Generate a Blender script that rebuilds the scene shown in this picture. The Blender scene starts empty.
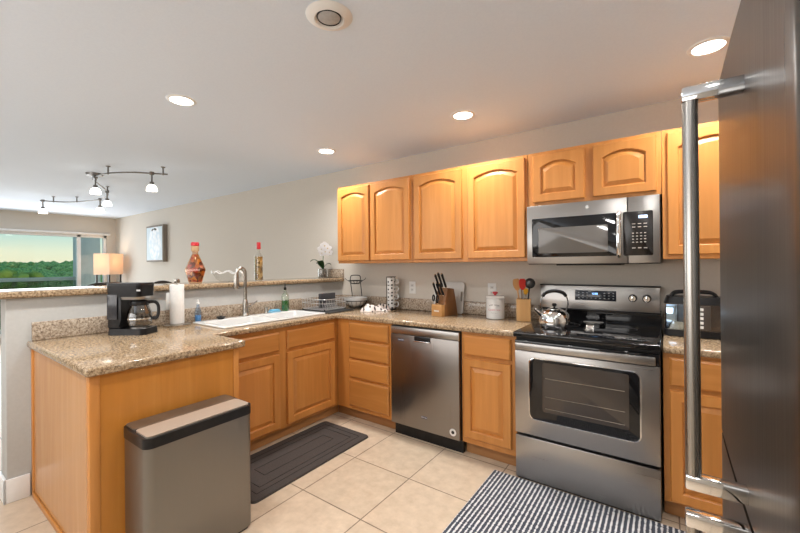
import bpy, bmesh, math, random
from mathutils import Vector, Matrix, noise
random.seed(7)
R = math.radians
SC = bpy.context.scene
COL = SC.collection

# ------------------------------------------------------------------ camera
YAW, PITCH, ROLL = R(35.4814), R(0.1071), R(-0.5032)
cam = bpy.data.cameras.new('camera')
cam.lens = 373.05 * 36 / 800
cam.sensor_width = 36
cam.shift_y = -2.08 / 800
cam.clip_start = 0.02
cam.clip_end = 600
camo = bpy.data.objects.new('camera', cam)
COL.objects.link(camo)
fw = Vector((-math.sin(YAW) * math.cos(PITCH), math.cos(YAW) * math.cos(PITCH), math.sin(PITCH)))
rt = Vector((math.cos(YAW), math.sin(YAW), 0))
up = rt.cross(fw)
r2 = rt * math.cos(ROLL) + up * math.sin(ROLL)
u2 = up * math.cos(ROLL) - rt * math.sin(ROLL)
m = Matrix((r2, u2, -fw)).transposed().to_4x4()
m.translation = Vector((0.7847, -3.0018, 1.3421))
camo.matrix_world = m
SC.camera = camo

# ------------------------------------------------------------------ world / exposure
w = bpy.data.worlds.new('sky')
SC.world = w
w.use_nodes = True
nt = w.node_tree
bg = nt.nodes['Background']
tc = nt.nodes.new('ShaderNodeTexCoord')
sx = nt.nodes.new('ShaderNodeSeparateXYZ')
rp = nt.nodes.new('ShaderNodeValToRGB')
nt.links.new(tc.outputs['Generated'], sx.inputs[0])
nt.links.new(sx.outputs['Z'], rp.inputs[0])
nt.links.new(rp.outputs[0], bg.inputs['Color'])
el = rp.color_ramp.elements
el[0].position = 0.0
el[0].color = (1.0, 0.92, 0.64, 1)
el[1].position = 0.5
el[1].color = (0.25, 0.52, 0.75, 1)
e = el.new(0.032); e.color = (0.90, 0.94, 0.72, 1)
e = el.new(0.085); e.color = (0.40, 0.74, 0.76, 1)
bg.inputs['Strength'].default_value = 0.88

vs = SC.view_settings
SC.display_settings.display_device = 'sRGB'
vs.view_transform = 'Standard'
vs.look = 'None'
vs.gamma = 1
vs.use_curve_mapping = False
vs.exposure = 0.18

def area_light(name, loc, rot, sx_, sy_, power, color):
    l = bpy.data.lights.new(name, 'AREA')
    l.shape = 'RECTANGLE'; l.size = sx_; l.size_y = sy_
    l.energy = power; l.color = color
    o = bpy.data.objects.new(name, l)
    o.location = loc; o.rotation_euler = rot
    COL.objects.link(o)
    return o
H = 2.3966
# daylight through the living-room glazing, and an added unseen fill lamp behind the camera
area_light('window_daylight', (-8.75, -1.9, 1.15), (0, R(-88), 0), 1.8, 3.2, 70, (0.93, 0.97, 1.0))
area_light('room_fill', (-2.2, -5.3, 1.55), (R(125), 0, 0), 5.0, 1.4, 72, (1.0, 0.98, 0.96))

CAN_POWER, CAN_COLOR = 10.5, (1.0, 0.975, 0.94)

# ------------------------------------------------------------------ material helpers
MATS = {}
def principled(name, color=(.8, .8, .8), rough=.5, metal=0, **kw):
    if name in MATS: return MATS[name]
    ma = bpy.data.materials.new(name)
    ma.use_nodes = True
    b = ma.node_tree.nodes['Principled BSDF']
    b.inputs['Base Color'].default_value = (*color, 1)
    b.inputs['Roughness'].default_value = rough
    b.inputs['Metallic'].default_value = metal
    for k, v in kw.items():
        b.inputs[k].default_value = v
    MATS[name] = ma
    return ma
def nd(ma, t, **kw):
    n = ma.node_tree.nodes.new(t)
    for k, v in kw.items():
        if k in n.inputs: n.inputs[k].default_value = v
        else: setattr(n, k, v)
    return n
def lk(ma, a, b): ma.node_tree.links.new(a, b)
def bsdf(ma): return ma.node_tree.nodes['Principled BSDF']
def ramp(ma, stops):
    n = nd(ma, 'ShaderNodeValToRGB')
    e = n.color_ramp.elements
    while len(e) < len(stops): e.new(.5)
    for q, (p, c) in zip(e, stops):
        q.position = p; q.color = (*c, 1)
    return n
def coords(ma, scale=(1, 1, 1), rnd=False, loc=(0, 0, 0)):
    t = nd(ma, 'ShaderNodeTexCoord')
    mp = nd(ma, 'ShaderNodeMapping')
    mp.inputs['Scale'].default_value = scale
    mp.inputs['Location'].default_value = loc
    lk(ma, t.outputs['Object'], mp.inputs['Vector'])
    if rnd:
        oi = nd(ma, 'ShaderNodeObjectInfo')
        mu = nd(ma, 'ShaderNodeVectorMath', operation='SCALE')
        cb = nd(ma, 'ShaderNodeCombineXYZ')
        for k in 'XYZ': lk(ma, oi.outputs['Random'], cb.inputs[k])
        lk(ma, cb.outputs[0], mu.inputs[0]); mu.inputs['Scale'].default_value = 37
        ad = nd(ma, 'ShaderNodeVectorMath', operation='ADD')
        lk(ma, mp.outputs[0], ad.inputs[0]); lk(ma, mu.outputs[0], ad.inputs[1])
        return ad.outputs[0]
    return mp.outputs[0]
def mottled(name, c1, c2, scale=8, rough=.5, metal=0, bump=0, detail=4, stretch=(1, 1, 1), rnd=False, lo=.35, hi=.65, **kw):
    if name in MATS: return MATS[name]
    ma = principled(name, c1, rough, metal, **kw)
    v = coords(ma, stretch, rnd)
    n = nd(ma, 'ShaderNodeTexNoise', Scale=scale, Detail=detail)
    lk(ma, v, n.inputs['Vector'])
    r = ramp(ma, [(lo, c1), (hi, c2)])
    lk(ma, n.outputs['Fac'], r.inputs[0]); lk(ma, r.outputs[0], bsdf(ma).inputs['Base Color'])
    if bump:
        bp = nd(ma, 'ShaderNodeBump', Strength=bump, Distance=.002)
        lk(ma, n.outputs['Fac'], bp.inputs['Height']); lk(ma, bp.outputs[0], bsdf(ma).inputs['Normal'])
    return ma
def wood(name, c1, c2, grain, rough=.38, dark=None):
    if name in MATS: return MATS[name]
    ma = principled(name, c1, rough)
    s = {'z': (14, 14, .9), 'x': (.9, 14, 14), 'y': (14, .9, 14)}[grain]
    v = coords(ma, s, True)
    n = nd(ma, 'ShaderNodeTexNoise', Scale=1.6, Detail=5, Distortion=.7)
    lk(ma, v, n.inputs['Vector'])
    r = ramp(ma, [(.28, dark or tuple(x * .92 for x in c1)), (.5, c1), (.75, c2)])
    lk(ma, n.outputs['Fac'], r.inputs[0])
    oi = nd(ma, 'ShaderNodeObjectInfo')
    mr = nd(ma, 'ShaderNodeMapRange'); mr.inputs['To Min'].default_value = .9; mr.inputs['To Max'].default_value = 1.08
    lk(ma, oi.outputs['Random'], mr.inputs['Value'])
    hs = nd(ma, 'ShaderNodeHueSaturation')
    lk(ma, mr.outputs[0], hs.inputs['Value']); lk(ma, r.outputs[0], hs.inputs['Color'])
    lk(ma, hs.outputs[0], bsdf(ma).inputs['Base Color'])
    return ma
def steel(name, color=(.41, .395, .38), rough=.3, grain='x', metal=1):
    if name in MATS: return MATS[name]
    ma = principled(name, color, rough, metal)
    s = {'z': (160, 160, 1.5), 'x': (1.5, 160, 160), 'y': (160, 1.5, 160)}[grain]
    v = coords(ma, s)
    n = nd(ma, 'ShaderNodeTexNoise', Scale=1.5, Detail=3)
    lk(ma, v, n.inputs['Vector'])
    mr = nd(ma, 'ShaderNodeMapRange'); mr.inputs['To Min'].default_value = rough - .07; mr.inputs['To Max'].default_value = rough + .09
    lk(ma, n.outputs['Fac'], mr.inputs['Value']); lk(ma, mr.outputs[0], bsdf(ma).inputs['Roughness'])
    bp = nd(ma, 'ShaderNodeBump', Strength=.06, Distance=.001)
    lk(ma, n.outputs['Fac'], bp.inputs['Height']); lk(ma, bp.outputs[0], bsdf(ma).inputs['Normal'])
    return ma
def emitter(name, color, strength):
    if name in MATS: return MATS[name]
    ma = principled(name, color, .5)
    bsdf(ma).inputs['Emission Color'].default_value = (*color, 1)
    bsdf(ma).inputs['Emission Strength'].default_value = strength
    return ma
def thin_glass(name, tint=(1, 1, 1), refl=.08):
    if name in MATS: return MATS[name]
    ma = bpy.data.materials.new(name); ma.use_nodes = True
    t = ma.node_tree; t.nodes.remove(t.nodes['Principled BSDF'])
    out = t.nodes['Material Output']
    a = nd(ma, 'ShaderNodeBsdfTransparent'); a.inputs[0].default_value = (*tint, 1)
    g = nd(ma, 'ShaderNodeBsdfGlossy'); g.inputs['Roughness'].default_value = .02
    lw = nd(ma, 'ShaderNodeLayerWeight'); lw.inputs['Blend'].default_value = .25
    mr = nd(ma, 'ShaderNodeMapRange'); mr.inputs['To Min'].default_value = refl * .5; mr.inputs['To Max'].default_value = min(1, refl * 6)
    lk(ma, lw.outputs['Facing'], mr.inputs['Value'])
    mx = nd(ma, 'ShaderNodeMixShader')
    lk(ma, mr.outputs[0], mx.inputs[0]); lk(ma, a.outputs[0], mx.inputs[1]); lk(ma, g.outputs[0], mx.inputs[2])
    lk(ma, mx.outputs[0], out.inputs[0])
    MATS[name] = ma
    return ma

# palette
HON, HON2 = (.55, .222, .050), (.62, .270, .070)
maple_z = wood('maple_upright', HON, HON2, 'z')
maple_x = wood('maple_along_x', HON, HON2, 'x')
maple_y = wood('maple_along_y', HON, HON2, 'y')
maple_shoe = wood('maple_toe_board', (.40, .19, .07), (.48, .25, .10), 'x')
veneer = wood('maple_veneer', (.55, .215, .035), (.61, .26, .052), 'z', .3)
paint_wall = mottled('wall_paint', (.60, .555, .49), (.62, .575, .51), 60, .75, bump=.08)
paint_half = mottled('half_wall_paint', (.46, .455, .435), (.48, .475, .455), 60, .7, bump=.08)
paint_ceil = mottled('ceiling_paint', (.72, .81, .935), (.74, .83, .95), 90, .85, bump=.1)
white_paint = mottled('white_trim_paint', (.80, .80, .79), (.83, .83, .82), 20, .4)
white_gloss = mottled('white_enamel', (.72, .72, .71), (.75, .75, .74), 6, .12)
white_matte = mottled('white_plastic', (.78, .77, .75), (.82, .81, .79), 12, .45)
paper_white = mottled('paper', (.85, .84, .82), (.9, .89, .87), 80, .9, bump=.2)
black_plastic = mottled('black_plastic', (.008, .008, .009), (.013, .013, .014), 30, .30, **{'Specular IOR Level': .3})
black_matte = mottled('black_rubber', (.014, .014, .014), (.022, .022, .022), 40, .6)
black_glass = mottled('black_glass', (.006, .006, .007), (.009, .009, .010), 5, .05)
black_wire = principled('black_wire', (.02, .02, .02), .4, .6)
grey_wire = mottled('coated_wire', (.60, .60, .60), (.66, .66, .66), 20, .3, .6)
chrome = mottled('chrome', (.80, .80, .80), (.86, .86, .86), 10, .08, 1)
nickel = mottled('brushed_nickel', (.42, .395, .36), (.50, .47, .43), 30, .25, 1)
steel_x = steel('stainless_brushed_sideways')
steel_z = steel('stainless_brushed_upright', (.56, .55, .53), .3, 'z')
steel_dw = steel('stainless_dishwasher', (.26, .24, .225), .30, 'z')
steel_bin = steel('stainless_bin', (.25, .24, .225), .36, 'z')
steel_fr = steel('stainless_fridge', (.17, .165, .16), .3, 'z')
red_wax = mottled('red_wax', (.50, .02, .03), (.60, .04, .05), 20, .35)

def granite(name, cols, scale):
    ma = principled(name, cols[2], .10)
    v = coords(ma)
    n1 = nd(ma, 'ShaderNodeTexNoise', Scale=scale, Detail=6, Roughness=.75)
    lk(ma, v, n1.inputs['Vector'])
    r1 = ramp(ma, [(.30, cols[0]), (.43, cols[1]), (.52, cols[2]), (.66, cols[3])])
    lk(ma, n1.outputs['Fac'], r1.inputs[0])
    vo = nd(ma, 'ShaderNodeTexVoronoi', Scale=scale * 1.5)
    lk(ma, v, vo.inputs['Vector'])
    r2_ = ramp(ma, [(.0, (0, 0, 0)), (.13, (0, 0, 0)), (.2, (1, 1, 1))])
    lk(ma, vo.outputs['Distance'], r2_.inputs[0])
    mx = nd(ma, 'ShaderNodeMix', data_type='RGBA')
    lk(ma, r2_.outputs[0], mx.inputs[0])
    mx.inputs[6].default_value = (*cols[0], 1)
    lk(ma, r1.outputs[0], mx.inputs[7])
    lk(ma, mx.outputs[2], bsdf(ma).inputs['Base Color'])
    MATS[name] = ma
    return ma
gran = granite('granite', [(.045, .032, .02), (.21, .14, .08), (.41, .29, .175), (.60, .47, .325)], 80)
gran_splash = granite('granite_splash', [(.06, .042, .03), (.27, .20, .145), (.46, .375, .285), (.62, .54, .44)], 80)

def tile_mat():
    ma = principled('floor_tile', (.6, .5, .4), .33)
    P_ = .457
    v = coords(ma, (1, 1, 1), loc=(.54 + P_ * 20, 1.066 + P_ * 40, 0))
    b = nd(ma, 'ShaderNodeTexBrick', offset=0.0, squash=1.0)
    b.inputs['Scale'].default_value = 1
    b.inputs['Brick Width'].default_value = P_
    b.inputs['Row Height'].default_value = P_
    b.inputs['Mortar Size'].default_value = .0035
    b.inputs['Mortar Smooth'].default_value = .1
    b.inputs['Bias'].default_value = 0
    b.inputs['Color1'].default_value = (.60, .49, .375, 1)
    b.inputs['Color2'].default_value = (.56, .46, .35, 1)
    b.inputs['Mortar'].default_value = (.20, .15, .11, 1)
    lk(ma, v, b.inputs['Vector'])
    n = nd(ma, 'ShaderNodeTexNoise', Scale=14, Detail=7, Roughness=.65)
    lk(ma, v, n.inputs['Vector'])
    r = ramp(ma, [(.3, (.84, .80, .76)), (.7, (1.08, 1.06, 1.04))])
    lk(ma, n.outputs['Fac'], r.inputs[0])
    mx = nd(ma, 'ShaderNodeMix', data_type='RGBA', blend_type='MULTIPLY')
    mx.inputs[0].default_value = 1
    lk(ma, b.outputs['Color'], mx.inputs[6]); lk(ma, r.outputs[0], mx.inputs[7])
    lk(ma, mx.outputs[2], bsdf(ma).inputs['Base Color'])
    bp = nd(ma, 'ShaderNodeBump', Strength=.4, Distance=.003, invert=True)
    lk(ma, b.outputs['Fac'], bp.inputs['Height']); lk(ma, bp.outputs[0], bsdf(ma).inputs['Normal'])
    return ma

# ------------------------------------------------------------------ geometry helpers
def new(): return bmesh.new()
def box(bm, x0, x1, y0, y1, z0, z1, bev=0, seg=2, skip=()):
    vs_ = [bm.verts.new((x, y, z)) for x in (x0, x1) for y in (y0, y1) for z in (z0, z1)]
    F = {'-x': (0, 1, 3, 2), '+x': (4, 6, 7, 5), '-y': (0, 4, 5, 1), '+y': (2, 3, 7, 6), '-z': (0, 2, 6, 4), '+z': (1, 5, 7, 3)}
    fs = [bm.faces.new([vs_[i] for i in F[k]]) for k in F if k not in skip]
    if bev:
        es = list({e_ for f in fs for e_ in f.edges})
        bmesh.ops.bevel(bm, geom=es, offset=bev, segments=seg, affect='EDGES', profile=.5)
    return vs_
def rbox(bm, cx, cy, z0, z1, lx, ly, r, seg=5, top_scale=1):
    """upright slab with rounded corners"""
    ring = []
    for ax, ay, a0 in ((1, 1, 0), (-1, 1, 90), (-1, -1, 180), (1, -1, 270)):
        for k in range(seg + 1):
            a = R(a0 + 90 * k / seg)
            ring.append((ax * (lx / 2 - r) + r * math.cos(a), ay * (ly / 2 - r) + r * math.sin(a)))
    lo = [bm.verts.new((cx + x, cy + y, z0)) for x, y in ring]
    hi = [bm.verts.new((cx + x * top_scale, cy + y * top_scale, z1)) for x, y in ring]
    n = len(ring)
    bm.faces.new(lo[::-1]); bm.faces.new(hi)
    for i in range(n): bm.faces.new((lo[i], lo[(i + 1) % n], hi[(i + 1) % n], hi[i]))
    return hi
def lathe(bm, prof, c=(0, 0, 0), seg=28, sx_=1, sy_=1, caps=True):
    """prof = [(r, z)...] from bottom to top"""
    rings = []
    for r, z in prof:
        if r < 1e-6: rings.append([bm.verts.new((c[0], c[1], c[2] + z))])
        else: rings.append([bm.verts.new((c[0] + sx_ * r * math.cos(2 * math.pi * k / seg), c[1] + sy_ * r * math.sin(2 * math.pi * k / seg), c[2] + z)) for k in range(seg)])
    for a, b in zip(rings, rings[1:]):
        for k in range(seg):
            k2 = (k + 1) % seg
            if len(a) == 1 and len(b) == 1: continue
            if len(a) == 1: bm.faces.new((a[0], b[k2], b[k]))
            elif len(b) == 1: bm.faces.new((a[k], a[k2], b[0]))
            else: bm.faces.new((a[k], a[k2], b[k2], b[k]))
    if caps:
        if len(rings[0]) > 1: bm.faces.new(rings[0][::-1])
        if len(rings[-1]) > 1: bm.faces.new(rings[-1])
def cyl(bm, p0, p1, r0, r1=None, seg=20):
    tube(bm, [p0, p1], r0, r1, seg)
def tube(bm, pts, r, r_end=None, seg=10, closed=False, flat=1.0):
    pts = [Vector(p) for p in pts]
    n = len(pts)
    rings = []
    t0 = (pts[1] - pts[0]).normalized()
    nrm = t0.orthogonal().normalized()
    prev = t0
    for i, p in enumerate(pts):
        if closed: t = (pts[(i + 1) % n] - pts[i - 1]).normalized()
        elif i == 0: t = (pts[1] - pts[0]).normalized()
        elif i == n - 1: t = (pts[-1] - pts[-2]).normalized()
        else: t = ((pts[i + 1] - p).normalized() + (p - pts[i - 1]).normalized()).normalized()
        nrm = prev.rotation_difference(t) @ nrm
        prev = t
        bn = t.cross(nrm)
        if isinstance(r, (list, tuple)): rad = r[i]
        else: rad = r if r_end is None else r + (r_end - r) * i / (n - 1)
        rings.append([bm.verts.new(p + (nrm * math.cos(2 * math.pi * k / seg) + bn * flat * math.sin(2 * math.pi * k / seg)) * rad) for k in range(seg)])
    pr = list(zip(rings, rings[1:])) + ([(rings[-1], rings[0])] if closed else [])
    for a, b in pr:
        for k in range(seg): bm.faces.new((a[k], a[(k + 1) % seg], b[(k + 1) % seg], b[k]))
    if not closed: bm.faces.new(rings[0][::-1]); bm.faces.new(rings[-1])
def prism(bm, poly, axis, a, b, bev=0):
    """poly of 2-D points extruded along axis from a to b"""
    def P3(p, t): return {'x': (t, p[0], p[1]), 'y': (p[0], t, p[1]), 'z': (p[0], p[1], t)}[axis]
    A = [bm.verts.new(P3(p, a)) for p in poly]; B = [bm.verts.new(P3(p, b)) for p in poly]
    n = len(poly)
    fs = [bm.faces.new(A[::-1]), bm.faces.new(B)] + [bm.faces.new((A[i], A[(i + 1) % n], B[(i + 1) % n], B[i])) for i in range(n)]
    if bev: bmesh.ops.bevel(bm, geom=list({e_ for f in fs for e_ in f.edges}), offset=bev, segments=2, affect='EDGES', profile=.5)
def ball(bm, c, r, sub=2, s=(1, 1, 1)):
    ret = bmesh.ops.create_icosphere(bm, subdivisions=sub, radius=r)
    for v in ret['verts']: v.co = Vector((v.co.x * s[0] + c[0], v.co.y * s[1] + c[1], v.co.z * s[2] + c[2]))
    return ret['verts']
def smooth_path(pts, n=6, closed=False):
    pts = [Vector(p) for p in pts]; out = []
    N = len(pts)
    rng = N if closed else N - 1
    for i in range(rng):
        p1, p2 = pts[i], pts[(i + 1) % N]
        p0 = pts[i - 1] if (closed or i > 0) else p1 * 2 - p2
        p3 = pts[(i + 2) % N] if (closed or i + 2 < N) else p2 * 2 - p1
        for k in range(n):
            t = k / n
            out.append(.5 * ((2 * p1) + (p2 - p0) * t + (2 * p0 - 5 * p1 + 4 * p2 - p3) * t * t + (3 * p1 - p0 - 3 * p2 + p3) * t ** 3))
    if not closed: out.append(pts[-1])
    return out
def arc_pts(c, r, a0, a1, n, f):
    return [f(c[0] + r * math.cos(R(a0 + (a1 - a0) * k / n)), c[1] + r * math.sin(R(a0 + (a1 - a0) * k / n))) for k in range(n + 1)]

def root_loc(o):
    v = Vector((0, 0, 0))
    while o is not None: v += o.location; o = o.parent
    return v
def obj(name, bm, ma, parent=None, local=False, angle=38, loc=None):
    """one mesh object; unless local, bm is in world space and is shifted under its (unrotated) parent"""
    bmesh.ops.recalc_face_normals(bm, faces=bm.faces[:])
    me = bpy.data.meshes.new(name)
    o = bpy.data.objects.new(name, me)
    COL.objects.link(o)
    if parent is not None: o.parent = parent
    if loc is not None and parent is None: o.location = loc
    if not local:
        s = root_loc(o)
        if s.length > 0: bmesh.ops.translate(bm, verts=bm.verts[:], vec=-s)
    bm.to_mesh(me); bm.free()
    me.polygons.foreach_set('use_smooth', [True] * len(me.polygons))
    me.set_sharp_from_angle(angle=R(angle))
    if isinstance(ma, (list, tuple)):
        for x in ma: me.materials.append(x)
    else: me.materials.append(ma)
    return o
def tag(o, label, cat, group=None, kind=None):
    o['label'] = label; o['category'] = cat
    if group: o['group'] = group
    if kind: o['kind'] = kind
    return o
def thing(name, label, cat, loc=(0, 0, 0), rotz=0, group=None):
    o = bpy.data.objects.new(name, None); COL.objects.link(o)
    o.location = loc; o.rotation_euler = (0, 0, rotz); o.empty_display_size = .05
    return tag(o, label, cat, group)
def struct(name, bm, ma, loc=None, parent=None):
    o = obj(name, bm, ma, parent, loc=loc)
    if parent is None: o['kind'] = 'structure'
    return o
def dup(root, loc, label=None, rotz=None):
    def cp(o, par):
        c = o.copy(); COL.objects.link(c); c.parent = par
        for ch in list(o.children): cp(ch, c)
        return c
    kids = list(root.children)
    r = root.copy(); COL.objects.link(r); r.location = loc
    if rotz is not None: r.rotation_euler = (0, 0, rotz)
    if label: r['label'] = label
    for ch in kids: cp(ch, r)
    return r
def text(name, body, size, ma, parent, loc, rot, depth=.0004, align='CENTER'):
    cu = bpy.data.curves.new(name, 'FONT'); cu.body = body; cu.size = size; cu.extrude = depth
    cu.align_x = align; cu.align_y = 'CENTER'
    tmp = bpy.data.objects.new(name, cu); COL.objects.link(tmp)
    me = bpy.data.meshes.new_from_object(tmp.evaluated_get(bpy.context.evaluated_depsgraph_get()))
    bpy.data.objects.remove(tmp)
    o = bpy.data.objects.new(name, me); COL.objects.link(o)
    me.materials.clear(); me.materials.append(ma)
    o.parent = parent; o.location = Vector(loc) - (root_loc(parent) if parent else Vector()); o.rotation_euler = rot
    return o

# ================================================================== THE SETTING
XW, XR, YF = -8.9, 1.66, -5.6
HW0, HW1 = -2.35, -2.20            # half wall, living side and kitchen side
def hw_dx(y): return -.09 + .06 * (y + 2.5)      # the half wall runs very slightly out of square
def skew(bm_, limit=-2.0):
    for v in bm_.verts:
        if v.co.x < limit: v.co.x += hw_dx(v.co.y)
    return bm_
bm = new(); box(bm, XW - 2.2, XR + .1, YF - .1, .1, -.1, 0); struct('floor', bm, tile_mat())
bm = new(); box(bm, XW - .1, XR + .1, YF - .1, .1, H, H + .1); struct('ceiling', bm, paint_ceil)
bm = new(); box(bm, XW - .15, XR + .1, 0, .12, 0, H); struct('wall_back', bm, paint_wall)
bm = new(); box(bm, XR, XR + .1, YF - .1, 0, 0, H); struct('wall_right', bm, paint_wall)
bm = new(); box(bm, XW - .15, XR + .1, YF - .12, YF, 0, H); struct('wall_front', bm, paint_wall)
WY0, WY1, WZ0, WZ1 = -4.6, -.16, .10, 2.02
bm = new()
box(bm, XW - .15, XW, YF, WY0, 0, H); box(bm, XW - .15, XW, WY1, 0, 0, H)
box(bm, XW - .15, XW, WY0, WY1, WZ1, H); box(bm, XW - .15, XW, WY0, WY1, 0, WZ0)
struct('wall_left', bm, paint_wall)
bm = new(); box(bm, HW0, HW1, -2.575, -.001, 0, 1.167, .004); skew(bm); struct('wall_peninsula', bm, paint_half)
bm = new(); box(bm, HW1, HW1 + .014, -2.589, -2.48, 0, .135, .004); box(bm, HW0 - .014, HW1 + .014, -2.589, -2.575, 0, .135, .004)
box(bm, HW0 - .014, HW0, -2.575, -.02, 0, .135, .004); skew(bm)
struct('baseboard_peninsula', bm, white_paint)
bm = new(); box(bm, XW, HW0 - .0, -.015, 0, 0, .135, .004); struct('baseboard_back', bm, white_paint)
bm = new()
for y0, y1, z0, z1 in ((WY0, WY0 + .05, WZ0, WZ1), (WY1 - .05, WY1, WZ0, WZ1), (WY0, WY1, WZ1 - .05, WZ1), (WY0, WY1, WZ0, WZ0 + .06), (-.645, -.585, WZ0, WZ1), (-2.65, -2.58, WZ0, WZ1)):
    box(bm, XW - .11, XW - .02, y0, y1, z0, z1, .004)
win = struct('window_1', bm, white_paint)
bm = new(); box(bm, XW - .07, XW - .064, WY0 + .04, WY1 - .04, WZ0 + .05, WZ1 - .04)
obj('window_pane', bm, thin_glass('window_glass', (.97, .99, .98), .06), win)
bm = new(); box(bm, XW, XW + .03, WY0 - .05, WY1 + .06, WZ1, WZ1 + .045, .004)
struct('trim_1', bm, white_paint)
# outside: balcony slab, column, railing, hills and forest
bm = new(); box(bm, -10.75, -10.2, -.28, .10, -.3, 2.7, .01); struct('column_outside', bm, mottled('column_paint', (.46, .50, .50), (.51, .55, .55), 5, .7))
r = thing('balcony_railing', 'grey metal balcony railing with glass panels outside the living-room window', 'railing', (-10.5, -2.6, 0))
rail_m = mottled('railing_paint', (.34, .42, .40), (.40, .47, .45), 4, .5)
bm = new(); box(bm, -10.55, -10.46, -6.2, -.28, 1.06, 1.14, .006); obj('top_rail', bm, rail_m, r)
for y in (-1.55, -2.9, -4.25, -5.6):
    bm = new(); box(bm, -10.53, -10.48, y - .025, y + .025, 0, 1.06); obj('railing_post', bm, rail_m, r)
bm = new(); box(bm, -10.51, -10.50, -6.2, -.28, .08, 1.06); obj('glass_panel', bm, thin_glass('railing_glass', (.45, .62, .55), .1), r)
bm = new()
NX, NY = 30, 44
g = {}
def hill_z(x, y):
    d = -x - 20
    n_ = noise.noise(Vector((x * .012, y * .012, 3.1))) * 4.5 + noise.noise(Vector((x * .035, y * .035, 1.7))) * 1.6
    return -12 + min(1, d / 190) * 15.0 + n_ * min(1, d / 90) - max(0, (y - 20)) * .02
for i in range(NX):
    for j in range(NY):
        x = -20 - i * 8; y = -170 + j * 8
        g[i, j] = bm.verts.new((x, y, hill_z(x, y)))
for i in range(NX - 1):
    for j in range(NY - 1): bm.faces.new((g[i, j], g[i + 1, j], g[i + 1, j + 1], g[i, j + 1]))
struct('hills', bm, mottled('hill_ground', (.05, .10, .03), (.12, .17, .06), .08, .9))
def leaf_mat(name, a, b): return mottled(name, a, b, 1.6, .8, detail=6, bump=.5)
lm = leaf_mat('leaves_mixed', (.06, .20, .05), (.38, .55, .14))
bm = new()
for k in range(2600):
    x = -45 - random.random() ** .7 * 185; y = 2 + (random.random() - .62) * 150
    rr = random.uniform(1.1, 2.3)
    vs_ = ball(bm, (x, y, hill_z(x, y) + rr * .6), rr, 1, (1, 1, random.uniform(.75, 1.1)))
    for v in vs_: v.co += Vector((random.uniform(-1, 1), random.uniform(-1, 1), random.uniform(-1, 1))) * rr * .16
o = obj('forest', bm, lm, angle=180); tag(o, 'dense green forest covering the hillside beyond the balcony', 'forest', kind='stuff')
near = [(-40, 3.0, 'bright yellow-green rounded tree nearest the balcony column', (.15, .24, .03), (.33, .40, .06), 2.2),
        (-42, -3.2, 'mid-green bushy tree beyond the middle of the balcony railing', (.05, .14, .03), (.13, .27, .06), 2.4),
        (-44, -9.5, 'dark green tree at the outer edge of the window view', (.02, .08, .03), (.06, .16, .06), 2.6)]
for x, y, lab, c1, c2, rr in near:
    z = hill_z(x, y)
    t = thing('tree', lab, 'tree', (x, y, z))
    zt = 1.05
    bm = new(); tube(bm, [(x, y, z - .3), (x, y, zt - 1)], .22, .12); obj('trunk', bm, mottled('bark', (.08, .05, .03), (.13, .09, .06), 4, .9), t)
    bm = new()
    for k in range(110):
        a = random.uniform(0, 6.28); q = math.sqrt(random.uniform(.02, 1)); hh = random.uniform(-1.9, .1)
        q *= math.sqrt(max(.1, 1 - ((hh + .9) / 1.3) ** 2))
        vs_ = ball(bm, (x + math.cos(a) * q * rr, y + math.sin(a) * q * rr, zt - .25 + hh), rr * random.uniform(.14, .24), 1)
        for v in vs_: v.co += Vector((random.uniform(-1, 1), random.uniform(-1, 1), random.uniform(-1, 1))) * .09
    obj('crown', bm, leaf_mat('leaves_' + str(int(-x)), c1, c2), t, angle=180)

# ================================================================== CABINETS
def mapper(face, plane):
    if face == '-y': return lambda u, v, w_: (u, plane - w_, v)
    return lambda u, v, w_: (plane + w_, u, v)          # '+x'
def door(parent, face, plane, a0, a1, z0, z1, t=.022, fw_=.050, rise=0.0, fm=None, pm=None):
    M = mapper(face, plane)
    N = 14
    def ring(bm, i, w_, rs):
        pts = [(a0 + i, z0 + i), (a1 - i, z0 + i)]
        for k in range(N + 1):
            s = 1 - k / N
            pts.append((a0 + i + (a1 - a0 - 2 * i) * s, z1 - i - rs * (2 * s - 1) ** 2))
        return [bm.verts.new(M(u, v, w_)) for u, v in pts]
    def skin(bm, rings):
        for A, B in zip(rings, rings[1:]):
            n = len(A)
            for k in range(n): bm.faces.new((A[k], A[(k + 1) % n], B[(k + 1) % n], B[k]))
    bm = new()
    rs = [ring(bm, .0, 0, 0), ring(bm, 0, t - .006, 0), ring(bm, .005, t, 0), ring(bm, fw_, t, rise), ring(bm, fw_ + .004, t - .004, rise), ring(bm, fw_ + .006, t - .014, rise)]
    skin(bm, rs); bm.faces.new(rs[0]); 
    d = obj('door', bm, fm or maple_z, parent, angle=25)
    bm = new()
    rs = [ring(bm, fw_ + .004, t - .0138, rise), ring(bm, fw_ + .011, t - .0132, rise), ring(bm, fw_ + .036, t - .002, rise * .95), ring(bm, fw_ + .040, t - .002, rise * .95)]
    skin(bm, rs); bm.faces.new(rs[-1])
    obj('door_panel', bm, pm or maple_z, d, angle=18)
    return d
def drawer(parent, face, plane, a0, a1, z0, z1, ma, t=.02, name='drawer'):
    M = mapper(face, plane)
    bm = new(); rings = []
    for i, w_ in ((0, 0), (0, t - .008), (.004, t - .004), (.012, t)):
        rings.append([bm.verts.new(M(u, v, w_)) for u, v in ((a0 + i, z0 + i), (a1 - i, z0 + i), (a1 - i, z1 - i), (a0 + i, z1 - i))])
    for A, B in zip(rings, rings[1:]):
        for k in range(4): bm.faces.new((A[k], A[(k + 1) % 4], B[(k + 1) % 4], B[k]))
    bm.faces.new(rings[0]); bm.faces.new(rings[-1])
    return obj(name, bm, ma, parent, angle=25)

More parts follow.
